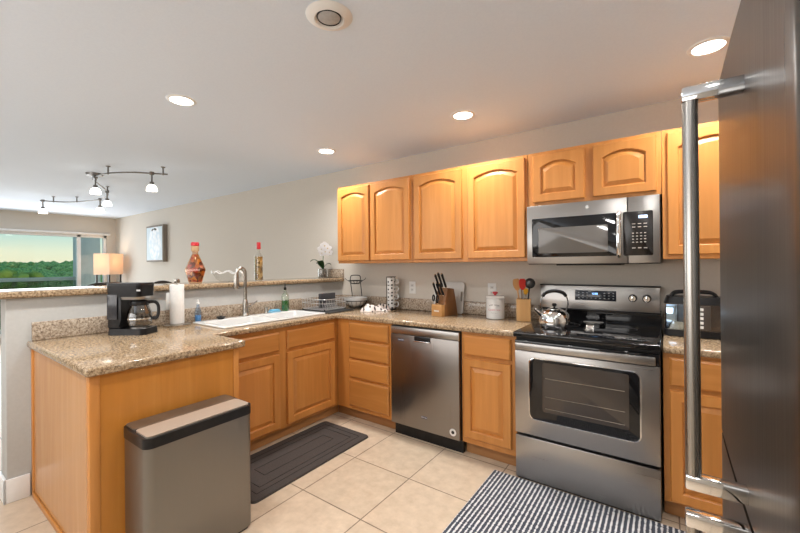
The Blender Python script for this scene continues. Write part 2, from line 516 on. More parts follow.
UZ0, UZ1, DZ0, DZ1 = 1.363, 2.112, 1.388, 2.088
UY = -.343
def upper(label, x0, x1, doors, z0=UZ0, dz0=DZ0, rise=.038):
    t = thing('wall_cabinet', label, 'wall cabinet', ((x0 + x1) / 2, 0, z0), group=None)
    bm = new(); box(bm, x0, x1, UY, 0, z0, UZ1, .0015, 1); obj('carcass', bm, maple_z, t)
    for a, b in doors: door(t, '-y', UY, a, b, dz0, DZ1, rise=rise)
    return t
upper('honey maple wall cabinet above the corner with two narrow arched doors', -1.858, -.975, [(-1.850, -1.447), (-1.432, -1.000)], rise=.034)
upper('honey maple wall cabinet with two wide arched doors beside the microwave', -.973, -.003, [(-.948, -.508), (-.456, -.018)])
upper('short honey maple wall cabinet with two arched doors above the microwave', -.001, .768, [(.037, .363), (.412, .745)], 1.742, 1.765, .036)
upper('honey maple wall cabinet partly hidden behind the refrigerator handle', .770, 1.655, [(.794, 1.20), (1.225, 1.63)])

BZ = .874
FY = -.610                      # face-frame plane of the back run
def base(label, x0, x1, body_z0=.098):
    t = thing('base_cabinet', label, 'base cabinet', ((x0 + x1) / 2, -.3, 0))
    tx0_ = -1.675 if x0 < -1.5 else x0
    bm = new(); box(bm, x0, x1, FY, -.02, body_z0, BZ, .0015, 1); obj('carcass', bm, maple_z, t)
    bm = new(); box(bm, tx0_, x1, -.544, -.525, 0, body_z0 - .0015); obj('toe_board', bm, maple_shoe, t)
    return t
t = base('maple base cabinet with a stack of four drawers in the inside corner', -1.612, -1.004)
for z0, z1 in ((.712, .852), (.545, .695), (.378, .531), (.132, .360)): drawer(t, '-y', FY, -1.462, -1.032, z0, z1, maple_x)
t = base('maple base cabinet between the dishwasher and the range', -.392, -.003)
drawer(t, '-y', FY, -.372, -.037, .714, .854, maple_x); door(t, '-y', FY, -.372, -.037, .142, .690)
t = base('maple base cabinet at the far side of the range below the toaster', .768, 1.655)
drawer(t, '-y', FY, .795, 1.20, .706, .854, maple_x); door(t, '-y', FY, .795, 1.20, .112, .684)
drawer(t, '-y', FY, 1.225, 1.63, .706, .854, maple_x); door(t, '-y', FY, 1.225, 1.63, .112, .684)

PX = -1.614
t = thing('base_cabinet', 'maple sink base cabinet with two doors under two false drawer fronts', 'base cabinet', (-1.9, -1.2, 0))
bm = new(); box(bm, -2.11, PX - .0005, -1.782, -.02, .098, BZ, 0, 1, skip=('+z',)); obj('carcass', bm, maple_z, t)
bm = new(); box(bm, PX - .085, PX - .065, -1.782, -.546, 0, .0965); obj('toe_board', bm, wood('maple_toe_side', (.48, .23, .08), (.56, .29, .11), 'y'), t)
for a0, a1 in ((-1.715, -1.235), (-1.165, -.660)):
    drawer(t, '+x', PX, a0, a1, .700, .842, maple_y, name='false_drawer_front'); door(t, '+x', PX, a0, a1, .120, .675)

BX = -1.245
t = thing('peninsula_cabinet', 'plain maple panelled end of the peninsula behind the trash can', 'base cabinet', (-1.7, -2.1, 0))
bm = new(); box(bm, -2.236, BX, -2.462, -1.785, .0, BZ, .001, 1); obj('carcass', bm, veneer, t)
bm = new(); box(bm, -2.246, BX - .035, -2.468, -2.462, .03, BZ); obj('end_panel', bm, wood('maple_end_panel', (.50, .24, .085), (.56, .29, .115), 'z', .22), t)
bm = new(); box(bm, BX - .035, BX + .006, -2.474, -2.436, 0, BZ, .003); obj('corner_post', bm, maple_z, t)
bm = new(); box(bm, -2.284, -2.246, -2.474, -2.462, 0, BZ, .002); obj('stile', bm, maple_z, t)
bm = new(); box(bm, -2.246, BX - .035, -2.478, -2.468, 0, .03, .003); obj('shoe_molding', bm, maple_x, t)
bm = new(); box(bm, BX, BX + .006, -1.815, -1.783, 0, BZ, .002); obj('stile', bm, maple_z, t)

# ------------------------------------------------------------------ granite
def slab_from_cells(xs, ys, inside, z0, z1, bev):
    bm = new(); V = {}
    def vv(i, j):
        if (i, j) not in V: V[i, j] = bm.verts.new((xs[i], ys[j], z1))
        return V[i, j]
    fs = []
    for i in range(len(xs) - 1):
        for j in range(len(ys) - 1):
            if inside((xs[i] + xs[i + 1]) / 2, (ys[j] + ys[j + 1]) / 2):
                fs.append(bm.faces.new((vv(i, j), vv(i + 1, j), vv(i + 1, j + 1), vv(i, j + 1))))
    ret = bmesh.ops.extrude_face_region(bm, geom=fs)
    nv = [x for x in ret['geom'] if isinstance(x, bmesh.types.BMVert)]
    bmesh.ops.translate(bm, verts=nv, vec=(0, 0, z0 - z1))
    bmesh.ops.recalc_face_normals(bm, faces=bm.faces[:])
    if bev:
        es = []
        for e_ in bm.edges:
            if len(e_.link_faces) == 2 and abs(e_.link_faces[0].normal.dot(e_.link_faces[1].normal)) < .3:
                es.append(e_)
        bmesh.ops.bevel(bm, geom=es, offset=bev, segments=4, affect='EDGES', profile=.5)
    return bm
SX0, SX1, SY0, SY1 = -2.130, -1.680, -1.620, -.690
hole = (SX0 + .02, SX1 - .02, SY0 + .02, SY1 - .02)
def inside(x, y):
    if hole[0] < x < hole[1] and hole[2] < y < hole[3]: return False
    if x < -1.58: return True
    if x < -1.208: return y < -1.755 or y > -.645
    return y > -.645
CT = .914
CI = CT + .0007
t = thing('worktop', 'speckled beige granite worktop running round the corner and along the peninsula', 'worktop', (-1.2, -.7, BZ + .001))
bm = slab_from_cells([HW1 + .002, hole[0], hole[1], -1.58, -1.208, -.002], [-2.492, -1.755, hole[2], hole[3], -.645, -.002], inside, BZ + .001, CT, .013); skew(bm, -2.18)
obj('granite_slab', bm, gran, t)
bm = new(); box(bm, HW1 + .001, HW1 + .021, -2.470, -.003, CT, 1.022, .003); skew(bm); obj('backsplash', bm, gran_splash, t)
bm = new(); box(bm, HW1 + .085, -.002, -.022, -.001, CT, 1.022, .003); obj('backsplash', bm, gran_splash, t)
t = thing('worktop', 'short speckled granite worktop at the far side of the range under the toaster', 'worktop', (1.2, -.3, BZ + .001))
bm = slab_from_cells([.766, 1.657], [-.645, -.002], lambda x, y: True, BZ + .001, CT, .013); obj('granite_slab', bm, gran, t)
bm = new(); box(bm, .766, 1.657, -.022, -.001, CT, 1.022, .003); obj('backsplash', bm, gran_splash, t)
t = thing('bar_counter', 'raised speckled granite bar counter capping the half wall', 'bar counter', (-2.38, -1.3, 1.168))
bm = slab_from_cells([-2.60, -2.165], [-2.78, -.002], lambda x, y: True, 1.168, 1.208, .014); skew(bm); obj('granite_slab', bm, gran, t)
bm = new(); box(bm, -2.50, -2.115, -.022, -.001, 1.208, 1.305, .003); obj('backsplash', bm, gran_splash, t)

# ================================================================== APPLIANCES
# ---- dishwasher
t = thing('dishwasher', 'stainless steel dishwasher between the drawers and a base cabinet', 'dishwasher', (-.7, -.3, 0))
bm = new(); box(bm, -.998, -.398, -.605, -.03, .09, .868, .002, 1); obj('tub', bm, black_matte, t)
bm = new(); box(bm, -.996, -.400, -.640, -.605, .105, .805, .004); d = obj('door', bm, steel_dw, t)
bm = new(); box(bm, -.996, -.400, -.640, -.605, .808, .864, .004); obj('control_strip', bm, steel_x, t)
bm = new(); box(bm, -.772, -.630, -.6415, -.638, .764, .803, .001); obj('handle_pocket', bm, black_plastic, d)
bm = new(); box(bm, -.770, -.632, -.652, -.640, .764, .772, .002); obj('handle', bm, chrome, d)
tg = mottled('badge_blue', (.05, .06, .12), (.08, .09, .16), 50, .3)
bm = new(); box(bm, -.925, -.868, -.6412, -.6395, .755, .770); obj('logo', bm, tg, d)
bm = new(); box(bm, -.715, -.665, -.6412, -.6395, .196, .214, .0004); obj('logo', bm, tg, d)
text('lettering', 'MAYTAG', .0125, principled('print_white', (.8, .8, .8), .5), d, (-.896, -.6414, .7625), (R(90), 0, 0))
text('lettering', 'MAYTAG', .0115, MATS['print_white'], d, (-.690, -.6414, .205), (R(90), 0, 0))
bm = new(); cyl(bm, (-.452, -.6395, .155), (-.452, -.6415, .155), .026); b = obj('sticker', bm, white_matte, d)
bm = new(); cyl(bm, (-.452, -.6413, .155), (-.452, -.6420, .155), .012); obj('sticker_mark', bm, black_plastic, b)
bm = new(); box(bm, -.996, -.400, -.585, -.56, .0, .10); obj('toe_kick', bm, black_plastic, t)
bm = new()
for k in range(14): box(bm, -.96 + k * .018, -.952 + k * .018, -.6408, -.6395, .842, .848)
obj('control_button', bm, mottled('dim_print', (.2, .2, .2), (.25, .25, .25), 9, .5), t)

# ---- range
t = thing('range', 'stainless steel electric range with black glass cooktop', 'range', (.381, -.33, 0))
bm = new(); box(bm, .01, .75, -.655, -.645, .001, .016); obj('dark_gap_strip', bm, black_matte, t)  # added black strip standing in for the dark gap under the drawer
bm = new(); box(bm, .004, .758, -.640, -.02, .02, .893, .003, 1); obj('body', bm, black_plastic, t)
for x in (.05, .71):
    for y in (-.6, -.06):
        bm = new(); cyl(bm, (x, y, 0), (x, y, .03), .018); obj('foot', bm, black_matte, t)
bm = new(); box(bm, .006, .756, -.674, -.640, .013, .276, .005); obj('storage_drawer', bm, steel_x, t)
d = thing('x', '', ''); bpy.data.objects.remove(d)
bm = new(); box(bm, .006, .756, -.676, -.640, .292, .805, .005); d = obj('oven_door', bm, steel_x, t)
bm = new(); box(bm, .006, .756, -.672, -.640, .808, .868, .004); obj('door_top_band', bm, black_glass, d)
def rr_ring(bm, cx, cz, lx, lz, r, y, seg=6):
    out = []
    for ax, az, a0 in ((1, 1, 0), (-1, 1, 90), (-1, -1, 180), (1, -1, 270)):
        for k in range(seg + 1):
            a = R(a0 + 90 * k / seg)
            out.append(bm.verts.new((cx + ax * (lx / 2 - r) + r * math.cos(a), y, cz + az * (lz / 2 - r) + r * math.sin(a))))
    return out
def rr_plate(cx, cz, lx, lz, r, y0, y1, bev=.002):
    bm = new()
    A = rr_ring(bm, cx, cz, lx, lz, r, y1); B = rr_ring(bm, cx, cz, lx, lz, r, y0 + bev); C = rr_ring(bm, cx, cz, lx - 2 * bev, lz - 2 * bev, r, y0)
    for P_, Q in ((A, B), (B, C)):
        for k in range(len(P_)): bm.faces.new((P_[k], P_[(k + 1) % len(P_)], Q[(k + 1) % len(P_)], Q[k]))
    bm.faces.new(C); bm.faces.new(A)
    return bm
wn = obj('oven_window', rr_plate(.382, .580, .572, .370, .035, -.679, -.672), black_glass, d)
obj('window_trim', rr_plate(.382, .580, .584, .382, .040, -.6775, -.670), chrome, wn)
obj('window_pane', rr_plate(.396, .600, .446, .298, .014, -.6803, -.678, .0005), principled('oven_window_tint', (.060, .048, .040), .12), wn)
bm = new()
for z in (.655, .545, .475): tube(bm, [(.19, -.6805, z), (.60, -.6805, z)], .0016 if z < .6 else .0022, seg=6)
obj('oven_rack', bm, principled('rack_wire', (.45, .40, .33), .3, 1), wn)
bm = new(); box(bm, .022, .738, -.722, -.706, .818, .862, .005); h = obj('handle', bm, steel_x, d)
for x in (.05, .71):
    bm = new(); box(bm, x - .014, x + .014, -.708, -.672, .825, .856, .003); obj('handle_bracket', bm, black_plastic, h)
bm = new(); box(bm, .0, .762, -.690, -.055, .890, .921, .006, 3); ck = obj('cooktop', bm, black_glass, t)
bp_m = principled('burner_print', (.09, .09, .10), .3)
for x0, y0, r0 in ((.20, -.50, .075), (.56, -.50, .105), (.20, -.22, .105), (.56, -.22, .075)):
    bm = new(); tube(bm, [(x0 + r0 * math.cos(2 * math.pi * k / 40), y0 + r0 * math.sin(2 * math.pi * k / 40), .9205) for k in range(40)], .0012, seg=4, closed=True)
    obj('burner_ring', bm, bp_m, ck)
bm = new()
prism(bm, [(-.070, .921), (-.02, .921), (-.02, 1.03), (-.070, 1.03)], 'x', .004, .758); obj('riser', bm, black_glass, t)
bm = new()
prism(bm, [(-.090, 1.018), (-.02, 1.018), (-.02, 1.183), (-.076, 1.183)], 'x', .008, .754, .004); bg_ = obj('backguard', bm, steel_x, t)
bm = new(); prism(bm, [(-.094, 1.010), (-.018, 1.010), (-.018, 1.019), (-.094, 1.019)], 'x', .006, .756, .002); obj('backguard_trim', bm, black_plastic, bg_)
bm = new(); box(bm, .004, .758, -.080, -.018, 1.182, 1.190, .003); obj('backguard_trim', bm, black_plastic, bg_)
tilt = math.atan2(.014, .165)
bm = new(); prism(bm, [(-.0905, 1.082), (-.08, 1.082), (-.08, 1.152), (-.0845, 1.152)], 'x', .250, .508, .0006); dp = obj('control_panel', bm, mottled('panel_navy', (.010, .014, .022), (.014, .019, .03), 10, .12), bg_)
text('digits', '12:05', .017, emitter('clock_blue', (.25, .5, 1.0), 4), dp, (.378, -.0895, 1.130), (R(90) - tilt, 0, 0))
bm = new()
for zz in (1.099, 1.118, 1.135):
    for k in range(9):
        if zz > 1.11 and 3 <= k <= 5: continue
        box(bm, .270 + k * .027, .280 + k * .027, -.0910 + (zz - 1.08) * .085, -.0900 + (zz - 1.08) * .085 + .001, zz - .002, zz + .002)
obj('button_print', bm, principled('print_grey', (.45, .48, .52), .5), dp)
for x in (.603, .681):
    bm = new(); cyl(bm, (x, -.080, 1.110), (x, -.100, 1.108), .026, .024, 24); k_ = obj('knob', bm, black_plastic, bg_)
    bm = new(); cyl(bm, (x, -.095, 1.1085), (x, -.110, 1.1075), .020, .018, 24); obj('knob_face', bm, chrome, k_)
    bm = new(); box(bm, x - .005, x + .005, -.122, -.105, 1.087, 1.128, .002); obj('knob_grip', bm, chrome, k_)

# ---- microwave
t = thing('microwave', 'stainless over-the-range microwave under the short wall cabinet', 'microwave', (.381, -.2, 1.336))
bm = new(); box(bm, .003, .760, -.362, -.002, 1.338, 1.740, .003, 1); obj('body', bm, black_plastic, t)
bm = new(); box(bm, .003, .599, -.388, -.362, 1.342, 1.738, .004); d = obj('door', bm, steel_x, t)
bm = new(); box(bm, .602, .760, -.388, -.362, 1.342, 1.738, .004); cp = obj('control_panel', bm, steel_x, t)
obj('window_frame', rr_plate(.290, 1.518, .505, .262, .008, -.3905, -.386), black_glass, d)
obj('window_pane', rr_plate(.288, 1.497, .415, .170, .006, -.3915, -.390, .0005), principled('microwave_window_tint', (.15, .14, .13), .10), d)
obj('keypad', rr_plate(.651, 1.518, .150, .262, .008, -.3905, -.386), mottled('keypad_black', (.010, .008, .007), (.014, .011, .010), 10, .2), cp)
hp = smooth_path([(.556, -.386, 1.652), (.556, -.410, 1.640), (.556, -.424, 1.60), (.556, -.430, 1.515), (.556, -.424, 1.43), (.556, -.410, 1.392), (.556, -.386, 1.380)], 5)
bm = new(); tube(bm, hp, .0125, seg=12, flat=1.1); obj('handle', bm, chrome, d)
bm = new(); cyl(bm, (.381, -.387, 1.700), (.381, -.3895, 1.700), .0125, seg=24); lg = obj('logo', bm, steel('logo_grey', (.45, .44, .42), .35), d)
text('lettering', 'GE', .013, MATS['chrome'], lg, (.381, -.3897, 1.700), (R(90), 0, 0))
bm = new(); box(bm, .655, .700, -.3920, -.3903, 1.607, 1.624); obj('display', bm, emitter('microwave_clock', (.45, .60, .95), 1.1), cp)
text('digits', '12:05', .017, emitter('microwave_digits', (.85, .92, 1.0), 3), cp, (.6775, -.3922, 1.6155), (R(90), 0, 0))
bm = new()
for j, zz in enumerate((1.575, 1.556, 1.520, 1.502, 1.484, 1.466, 1.432)):
    n_ = 3 if j in (0, 1, 6) else 4
    for k in range(n_):
        ww = .017 if n_ == 3 else .010
        x = .622 + k * (.029 if n_ == 3 else .020)
        box(bm, x, x + ww, -.3912, -.3904, zz - .0025, zz + .0025)
obj('button_print', bm, principled('print_light', (.50, .46, .42), .5), cp)
bm = new(); box(bm, .18, .56, -.33, -.10, 1.330, 1.339, .002); obj('vent_grille', bm, black_matte, t)

# ---- refrigerator
FX = .900
t = thing('refrigerator', 'tall stainless refrigerator with vertical bar handles at the picture edge', 'refrigerator', (1.25, -2.05, 0))
bm = new(); box(bm, FX + .085, 1.64, -2.405, -1.672, .02, 1.80, .006); obj('body', bm, mottled('fridge_side_grey', (.20, .20, .20), (.23, .23, .23), 10, .45), t)
def curved_door(z0, z1):
    pts = []
    y0, y1 = -2.422, -1.655; bul = .012; rc = .022
    n_ = 20
    front = []
    for k in range(n_ + 1):
        s = k / n_; y = y0 + rc + (y1 - y0 - 2 * rc) * s
        front.append((FX + .004 - bul * (1 - (2 * s - 1) ** 2) * .35, y))
    c0 = [(FX + .004 + rc - rc * math.sin(R(a)), y0 + rc - rc * math.cos(R(a))) for a in (0, 22, 45, 67)]
    c1 = [(FX + .004 + rc - rc * math.sin(R(a)), y1 - rc + rc * math.cos(R(a))) for a in (67, 45, 22, 0)]
    poly = [(FX + .08, y0)] + c0 + front + c1 + [(FX + .08, y1)]
    bm = new(); prism(bm, poly, 'z', z0, z1)
    return bm
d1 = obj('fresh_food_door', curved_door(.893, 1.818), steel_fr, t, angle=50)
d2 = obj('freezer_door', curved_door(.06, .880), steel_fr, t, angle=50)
HX, HY = .824, -2.102
def fr_handle(par, z0, z1):
    bm = new(); cyl(bm, (HX, HY, z0), (HX, HY, z1), .0125, seg=24); h_ = obj('handle', bm, steel('stainless_handle', (.42, .40, .375), .26, 'z'), par)
    for z in (z0 + .012, z1 - .012):
        bm = new(); box(bm, HX - .013, FX + .006, HY - .013, HY + .013, z - .014, z + .014, .004); obj('handle_bracket', bm, chrome, h_)
fr_handle(d1, .915, 1.672); fr_handle(d2, .30, .868)
for y in (-2.36, -1.71):
    for x in (1.02, 1.6):
        bm = new(); cyl(bm, (x, y, 0), (x, y, .03), .02); obj('foot', bm, black_matte, t)
bm = new(); box(bm, FX + .04, FX + .12, -1.72, -1.665, 1.80, 1.83, .006); obj('hinge_cover', bm, black_plastic, t)

# ================================================================== FLOOR THINGS
t = thing('trash_can', 'tall rectangular stainless trash can with black rim in front of the peninsula', 'trash can', (-1.093, -2.117, 0))
cx, cy = -1.093, -2.117
bm = new(); rbox(bm, cx, cy, .012, .585, .252, .490, .035, 6); obj('body', bm, steel_bin, t)
bm = new(); rbox(bm, cx, cy, 0, .012, .240, .468, .03, 6); obj('base', bm, black_matte, t)
bm = new(); rbox(bm, cx, cy, .584, .628, .258, .496, .037, 6); rim = obj('rim', bm, black_plastic, t)
bm = new(); rbox(bm, cx + .052, cy, .626, .634, .130, .470, .02, 6); ld = obj('lid', bm, steel('lid_steel', (.60, .53, .45), .48, 'y'), t)
bm = new(); rbox(bm, cx - .069, cy, .626, .6345, .106, .470, .018, 6); obj('hinge_cover', bm, mottled('lid_hinge_brown', (.12, .085, .06), (.15, .11, .08), 8, .35), t)

def mat_material():
    ma = principled('mat_fabric', (.05, .04, .035), .85)
    v = coords(ma)
    c = nd(ma, 'ShaderNodeTexVoronoi', Scale=260); lk(ma, v, c.inputs['Vector'])
    r_ = ramp(ma, [(.0, (.018, .014, .0125)), (.6, (.058, .047, .042))]); lk(ma, c.outputs['Distance'], r_.inputs[0])
    lk(ma, r_.outputs[0], bsdf(ma).inputs['Base Color'])
    return ma
mm_ = mat_material()
t = thing('kitchen_mat', 'dark brown cushioned floor mat with stitched border in front of the sink cabinet', 'mat', (-1.37, -1.40, 0))
bm = new(); rbox(bm, -1.362, -1.272, .0005, .013, .500, 1.014, .03, 6, .985); p = obj('mat_body', bm, mm_, t)
bm = new()
for dx, dy in ((.19, .447), (.145, .397), (.055, .30)):
    pts = [(-1.362 + sx_ * dx, -1.272 + sy_ * dy, .0128) for sx_, sy_ in ((-1, -1), (1, -1), (1, 1), (-1, 1))]
    for k in range(4): tube(bm, [pts[k], pts[(k + 1) % 4]], .0022, seg=6)
obj('stitching', bm, principled('mat_stitch', (.014, .011, .010), .9), p)

def rug_mat():
    ma = principled('striped_weave', (.4, .4, .4), .95)
    v = coords(ma)
    s = nd(ma, 'ShaderNodeSeparateXYZ'); lk(ma, v, s.inputs[0])
    n = nd(ma, 'ShaderNodeTexNoise', Scale=1, Detail=2)
    mp = coords(ma, (30, 80, 1)); lk(ma, mp, n.inputs['Vector'])
    a = nd(ma, 'ShaderNodeMath', operation='MULTIPLY_ADD'); lk(ma, s.outputs['X'], a.inputs[0]); a.inputs[1].default_value = 2 * math.pi / .0235; a.inputs[2].default_value = 0
    b = nd(ma, 'ShaderNodeMath', operation='SINE'); lk(ma, a.outputs[0], b.inputs[0])
    c = nd(ma, 'ShaderNodeMath', operation='MULTIPLY_ADD'); lk(ma, n.outputs['Fac'], c.inputs[0]); c.inputs[1].default_value = 3.4; lk(ma, b.outputs[0], c.inputs[2])
    d_ = nd(ma, 'ShaderNodeMath', operation='ADD'); lk(ma, c.outputs[0], d_.inputs[0]); d_.inputs[1].default_value = -1.52
    r_ = ramp(ma, [(.30, (.050, .057, .078)), (.48, (.13, .145, .175)), (.66, (.64, .64, .65))])
    lk(ma, d_.outputs[0], r_.inputs[0]); lk(ma, r_.outputs[0], bsdf(ma).inputs['Base Color'])
    bp = nd(ma, 'ShaderNodeBump', Strength=.5, Distance=.004); lk(ma, d_.outputs[0], bp.inputs['Height']); lk(ma, bp.outputs[0], bsdf(ma).inputs['Normal'])
    return ma
bm = new(); box(bm, -.135, .855, -1.38, -.676, .0005, .009, .003)
o = obj('striped_rug', bm, rug_mat()); tag(o, 'woven navy and white striped rug in front of the range', 'rug')

# ================================================================== SINK AND COUNTER THINGS
t = thing('sink', 'white enamel double-bowl drop-in sink in the peninsula worktop', 'sink', ((SX0 + SX1) / 2, (SY0 + SY1) / 2, CT))
mid = (SY0 + SY1) / 2
b1 = (SX0 + .085, SX1 - .035, SY0 + .04, mid - .018); b2 = (SX0 + .085, SX1 - .035, mid + .018, SY1 - .04)
def in_rim(x, y):
    return not any(b[0] < x < b[1] and b[2] < y < b[3] for b in (b1, b2))
bm = slab_from_cells([SX0, b1[0], b1[1], SX1], [SY0, b1[2], b1[3], b2[2], b2[3], SY1], in_rim, CT + .0005, CT + .013, .005)
obj('rim', bm, white_gloss, t)
for b in (b1, b2):
    bm = new()
    cx, cy = (b[0] + b[1]) / 2, (b[2] + b[3]) / 2; lx, ly = b[1] - b[0], b[3] - b[2]
    rings = []
    for q, z, rad in ((1.0, CT + .010, .012), (.985, CT - .02, .03), (.95, CT - .14, .05), (.88, CT - .170, .06), (.6, CT - .176, .06), (.12, CT - .18, .02)):
        rg = []
        for ax, ay, a0 in ((1, 1, 0), (-1, 1, 90), (-1, -1, 180), (1, -1, 270)):
            for k in range(6):
                a = R(a0 + 90 * k / 5)
                rg.append(bm.verts.new((cx + ax * (lx * q / 2 - rad) + rad * math.cos(a) if lx * q / 2 > rad else cx + lx * q / 2 * math.cos(a) * 1, cy + (ay * (ly * q / 2 - rad) + rad * math.sin(a) if ly * q / 2 > rad else ly * q / 2 * math.sin(a)), z)))
        rings.append(rg)
    for A, B in zip(rings, rings[1:]):
        for k in range(len(A)): bm.faces.new((A[k], A[(k + 1) % len(A)], B[(k + 1) % len(A)], B[k]))
    bm.faces.new(rings[-1])
    bs = obj('basin', bm, white_gloss, t, angle=60)
    bm = new(); lathe(bm, [(.038, 0), (.038, .003), (.02, .004), (0, .002)], (cx, cy, CT - .1805)); obj('drain', bm, chrome, bs)

DK = CT + .0137
fx, fy = SX0 + .034, -1.205
t = thing('faucet', 'brushed nickel gooseneck faucet with pull-down spray head behind the sink', 'faucet', (fx, fy, DK))
bm = new(); lathe(bm, [(.030, 0), (.030, .008), (.024, .016), (.023, .05), (.023, .11), (.019, .125), (.0155, .14)], (fx, fy, DK)); obj('faucet_body', bm, nickel, t)
dv = Vector((.30, -.95, 0)).normalized()
pth = [Vector((fx, fy, DK + .12)), Vector((fx, fy, DK + .352))]
for k in range(1, 12):
    a = R(180 - 17 * k); pth.append(Vector((fx, fy, DK + .352)) + dv * (.050 + .050 * math.cos(a)) + Vector((0, 0, .050 * math.sin(a))))
bm = new(); tube(bm, pth, .0150, seg=14); sp = obj('spout', bm, nickel, t, angle=60)
e1 = pth[-1]; dd = (pth[-1] - pth[-2]).normalized()
bm = new(); tube(bm, [e1 - dd * .005, e1 + dd * .03, e1 + dd * .105, e1 + dd * .115], [.016, .019, .024, .021], seg=16); obj('spray_head', bm, nickel, sp)
bm = new(); cyl(bm, (fx, fy + .012, DK + .085), (fx, fy + .045, DK + .085), .014); tube(bm, [(fx, fy + .042, DK + .086), (fx + .01, fy + .075, DK + .097), (fx + .02, fy + .10, DK + .118)], [.008, .006, .005], seg=10); obj('lever', bm, nickel, t)

def lathe_thing(name, label, cat, loc, parts, group=None):
    t_ = thing(name, label, cat, loc, 0, group)
    for nm, prof, ma in parts:
        bm_ = new(); lathe(bm_, prof, loc); obj(nm, bm_, ma, t_)
    return t_
# coffee maker
cm = thing('coffee_maker', 'black drip coffee maker with glass carafe on the peninsula worktop', 'coffee maker', (-2.035, -2.035, CI), R(32))
cm.scale = (.83, .83, .985)
def L(bm_, name, ma, par=cm, angle=38): return obj(name, bm_, ma, par, local=True, angle=angle)
bm = new(); rbox(bm, .0, 0, .0, .040, .300, .185, .04, 6, .97); L(bm, 'base', black_plastic)
bm = new(); prism(bm, [(-.148, .036), (-.035, .036), (-.05, .10), (-.05, .23), (-.02, .29), (-.148, .29)], 'y', -.080, .080, .016); tw = L(bm, 'water_tank', black_plastic)
bm = new(); box(bm, -.140, -.06, -.0885, -.0865, .10, .26, .0008); L(bm, 'water_gauge', principled('gauge_grey', (.04, .04, .045), .15), tw)
bm = new(); rbox(bm, -.018, 0, .245, .318, .264, .172, .030, 8, 1.04); hd = L(bm, 'brew_head', black_plastic)
bm = new(); rbox(bm, -.018, 0, .318, .333, .276, .180, .032, 8, .97); L(bm, 'lid', black_plastic)
bm = new(); rbox(bm, .015, 0, .226, .246, .20, .150, .06, 8, 1.05); L(bm, 'filter_ring', steel_x, hd)
bm = new(); cyl(bm, (.050, 0, .040), (.050, 0, .046), .062, seg=28); L(bm, 'warming_plate', steel_x)
bm = new(); box(bm, .095, .145, -.05, .05, .039, .0415, .0005); pn = L(bm, 'control_panel', steel_x)
for y in (-.025, .02):
    bm = new(); box(bm, .105, .128, y - .012, y + .012, .041, .0455, .001); L(bm, 'button', black_plastic, pn)
lb = new(); box(lb, .10, .13, -.092, -.0905, .282, .292); L(lb, 'logo', principled('logo_silver', (.6, .6, .6), .4), hd)
ca = bpy.data.objects.new('carafe', None); COL.objects.link(ca); ca.parent = cm
bm = new(); lathe(bm, [(.055, .047), (.078, .06), (.086, .100), (.079, .145), (.060, .185), (.057, .200)], (.052, 0, 0), 32, caps=False); L(bm, 'carafe_glass', thin_glass('carafe_glass', (.42, .40, .38), .16), ca)
bm = new(); lathe(bm, [(.0605, .186), (.0625, .196), (.061, .212), (.045, .220), (0, .221)], (.052, 0, 0), 32); L(bm, 'carafe_lid', black_plastic, ca)
bm = new(); lathe(bm, [(.0865, .096), (.0875, .100), (.0865, .105)], (.052, 0, 0), 32, caps=False); L(bm, 'carafe_band', chrome, ca)
bm = new(); tube(bm, smooth_path([(.106, .022, .204), (.145, .037, .206), (.168, .047, .182), (.170, .048, .132), (.158, .043, .100), (.134, .034, .098)], 5), .0105, seg=10, flat=1.3); L(bm, 'carafe_handle', black_plastic, ca)

# paper towels
p = (-2.112, -1.735, CI)
t = thing('paper_towel_holder', 'steel paper towel holder with a full white roll beside the coffee maker', 'paper towel holder', p)
bm = new(); lathe(bm, [(.088, 0), (.090, .004), (.090, .014), (.08, .019), (0, .020)], p, 36); obj('base', bm, nickel, t)
bm = new(); lathe(bm, [(.007, .018), (.007, .305), (.018, .308), (.021, .315), (.018, .338), (.012, .343), (0, .344)], p); obj('rod', bm, nickel, t)
bm = new(); lathe(bm, [(.019, .021), (.045, .021), (.046, .024), (.046, .298), (.045, .301), (.019, .301)], p, 36, caps=False); obj('paper_roll', bm, paper_white, t)

# dish soap, strainer, green dispenser, sponge and its dish, soap pump
p = (-2.150, -1.560, CI)
lathe_thing('dish_soap_bottle', 'clear bottle of blue dish soap behind the near sink bowl', 'soap bottle', (-2.176, -1.555, CI),
    [('soap_fill', [(.019, .001), (.021, .006), (.021, .052), (0, .053)], principled('soap_blue', (.16, .42, .72), .1)),
     ('bottle_body', [(.0215, 0), (.024, .006), (.024, .075), (.018, .105), (.010, .125), (.010, .14)], thin_glass('soap_plastic', (.70, .80, .92), .12)),
     ('cap', [(.011, .138), (.011, .150), (.006, .155), (.005, .175), (0, .176)], white_matte)])
lathe_thing('sink_strainer', 'dark round sink strainer lying on the rim behind the near bowl', 'sink strainer', (-2.098, -1.415, DK),
    [('basket', [(.022, 0), (.030, .008), (.036, .016), (.034, .019), (0, .017)], black_plastic), ('knob', [(.008, .017), (.012, .026), (0, .029)], chrome)])
lathe_thing('soap_pump', 'small brushed metal soap pump on the sink rim beside the faucet', 'soap pump', (-2.098, -1.005, DK),
    [('pump_base', [(.016, 0), (.016, .012), (.0115, .016), (.0115, .035), (.013, .04), (.013, .052), (0, .054)], nickel)])
t = thing('sponge_dish', 'pale blue sponge dish on the rim behind the far sink bowl', 'sponge dish', (-2.094, -.920, DK))
bm = new(); rbox(bm, -2.094, -.920, DK, DK + .012, .060, .105, .02, 5, 1.06); obj('dish', bm, principled('dish_blue', (.25, .50, .68), .3), t)
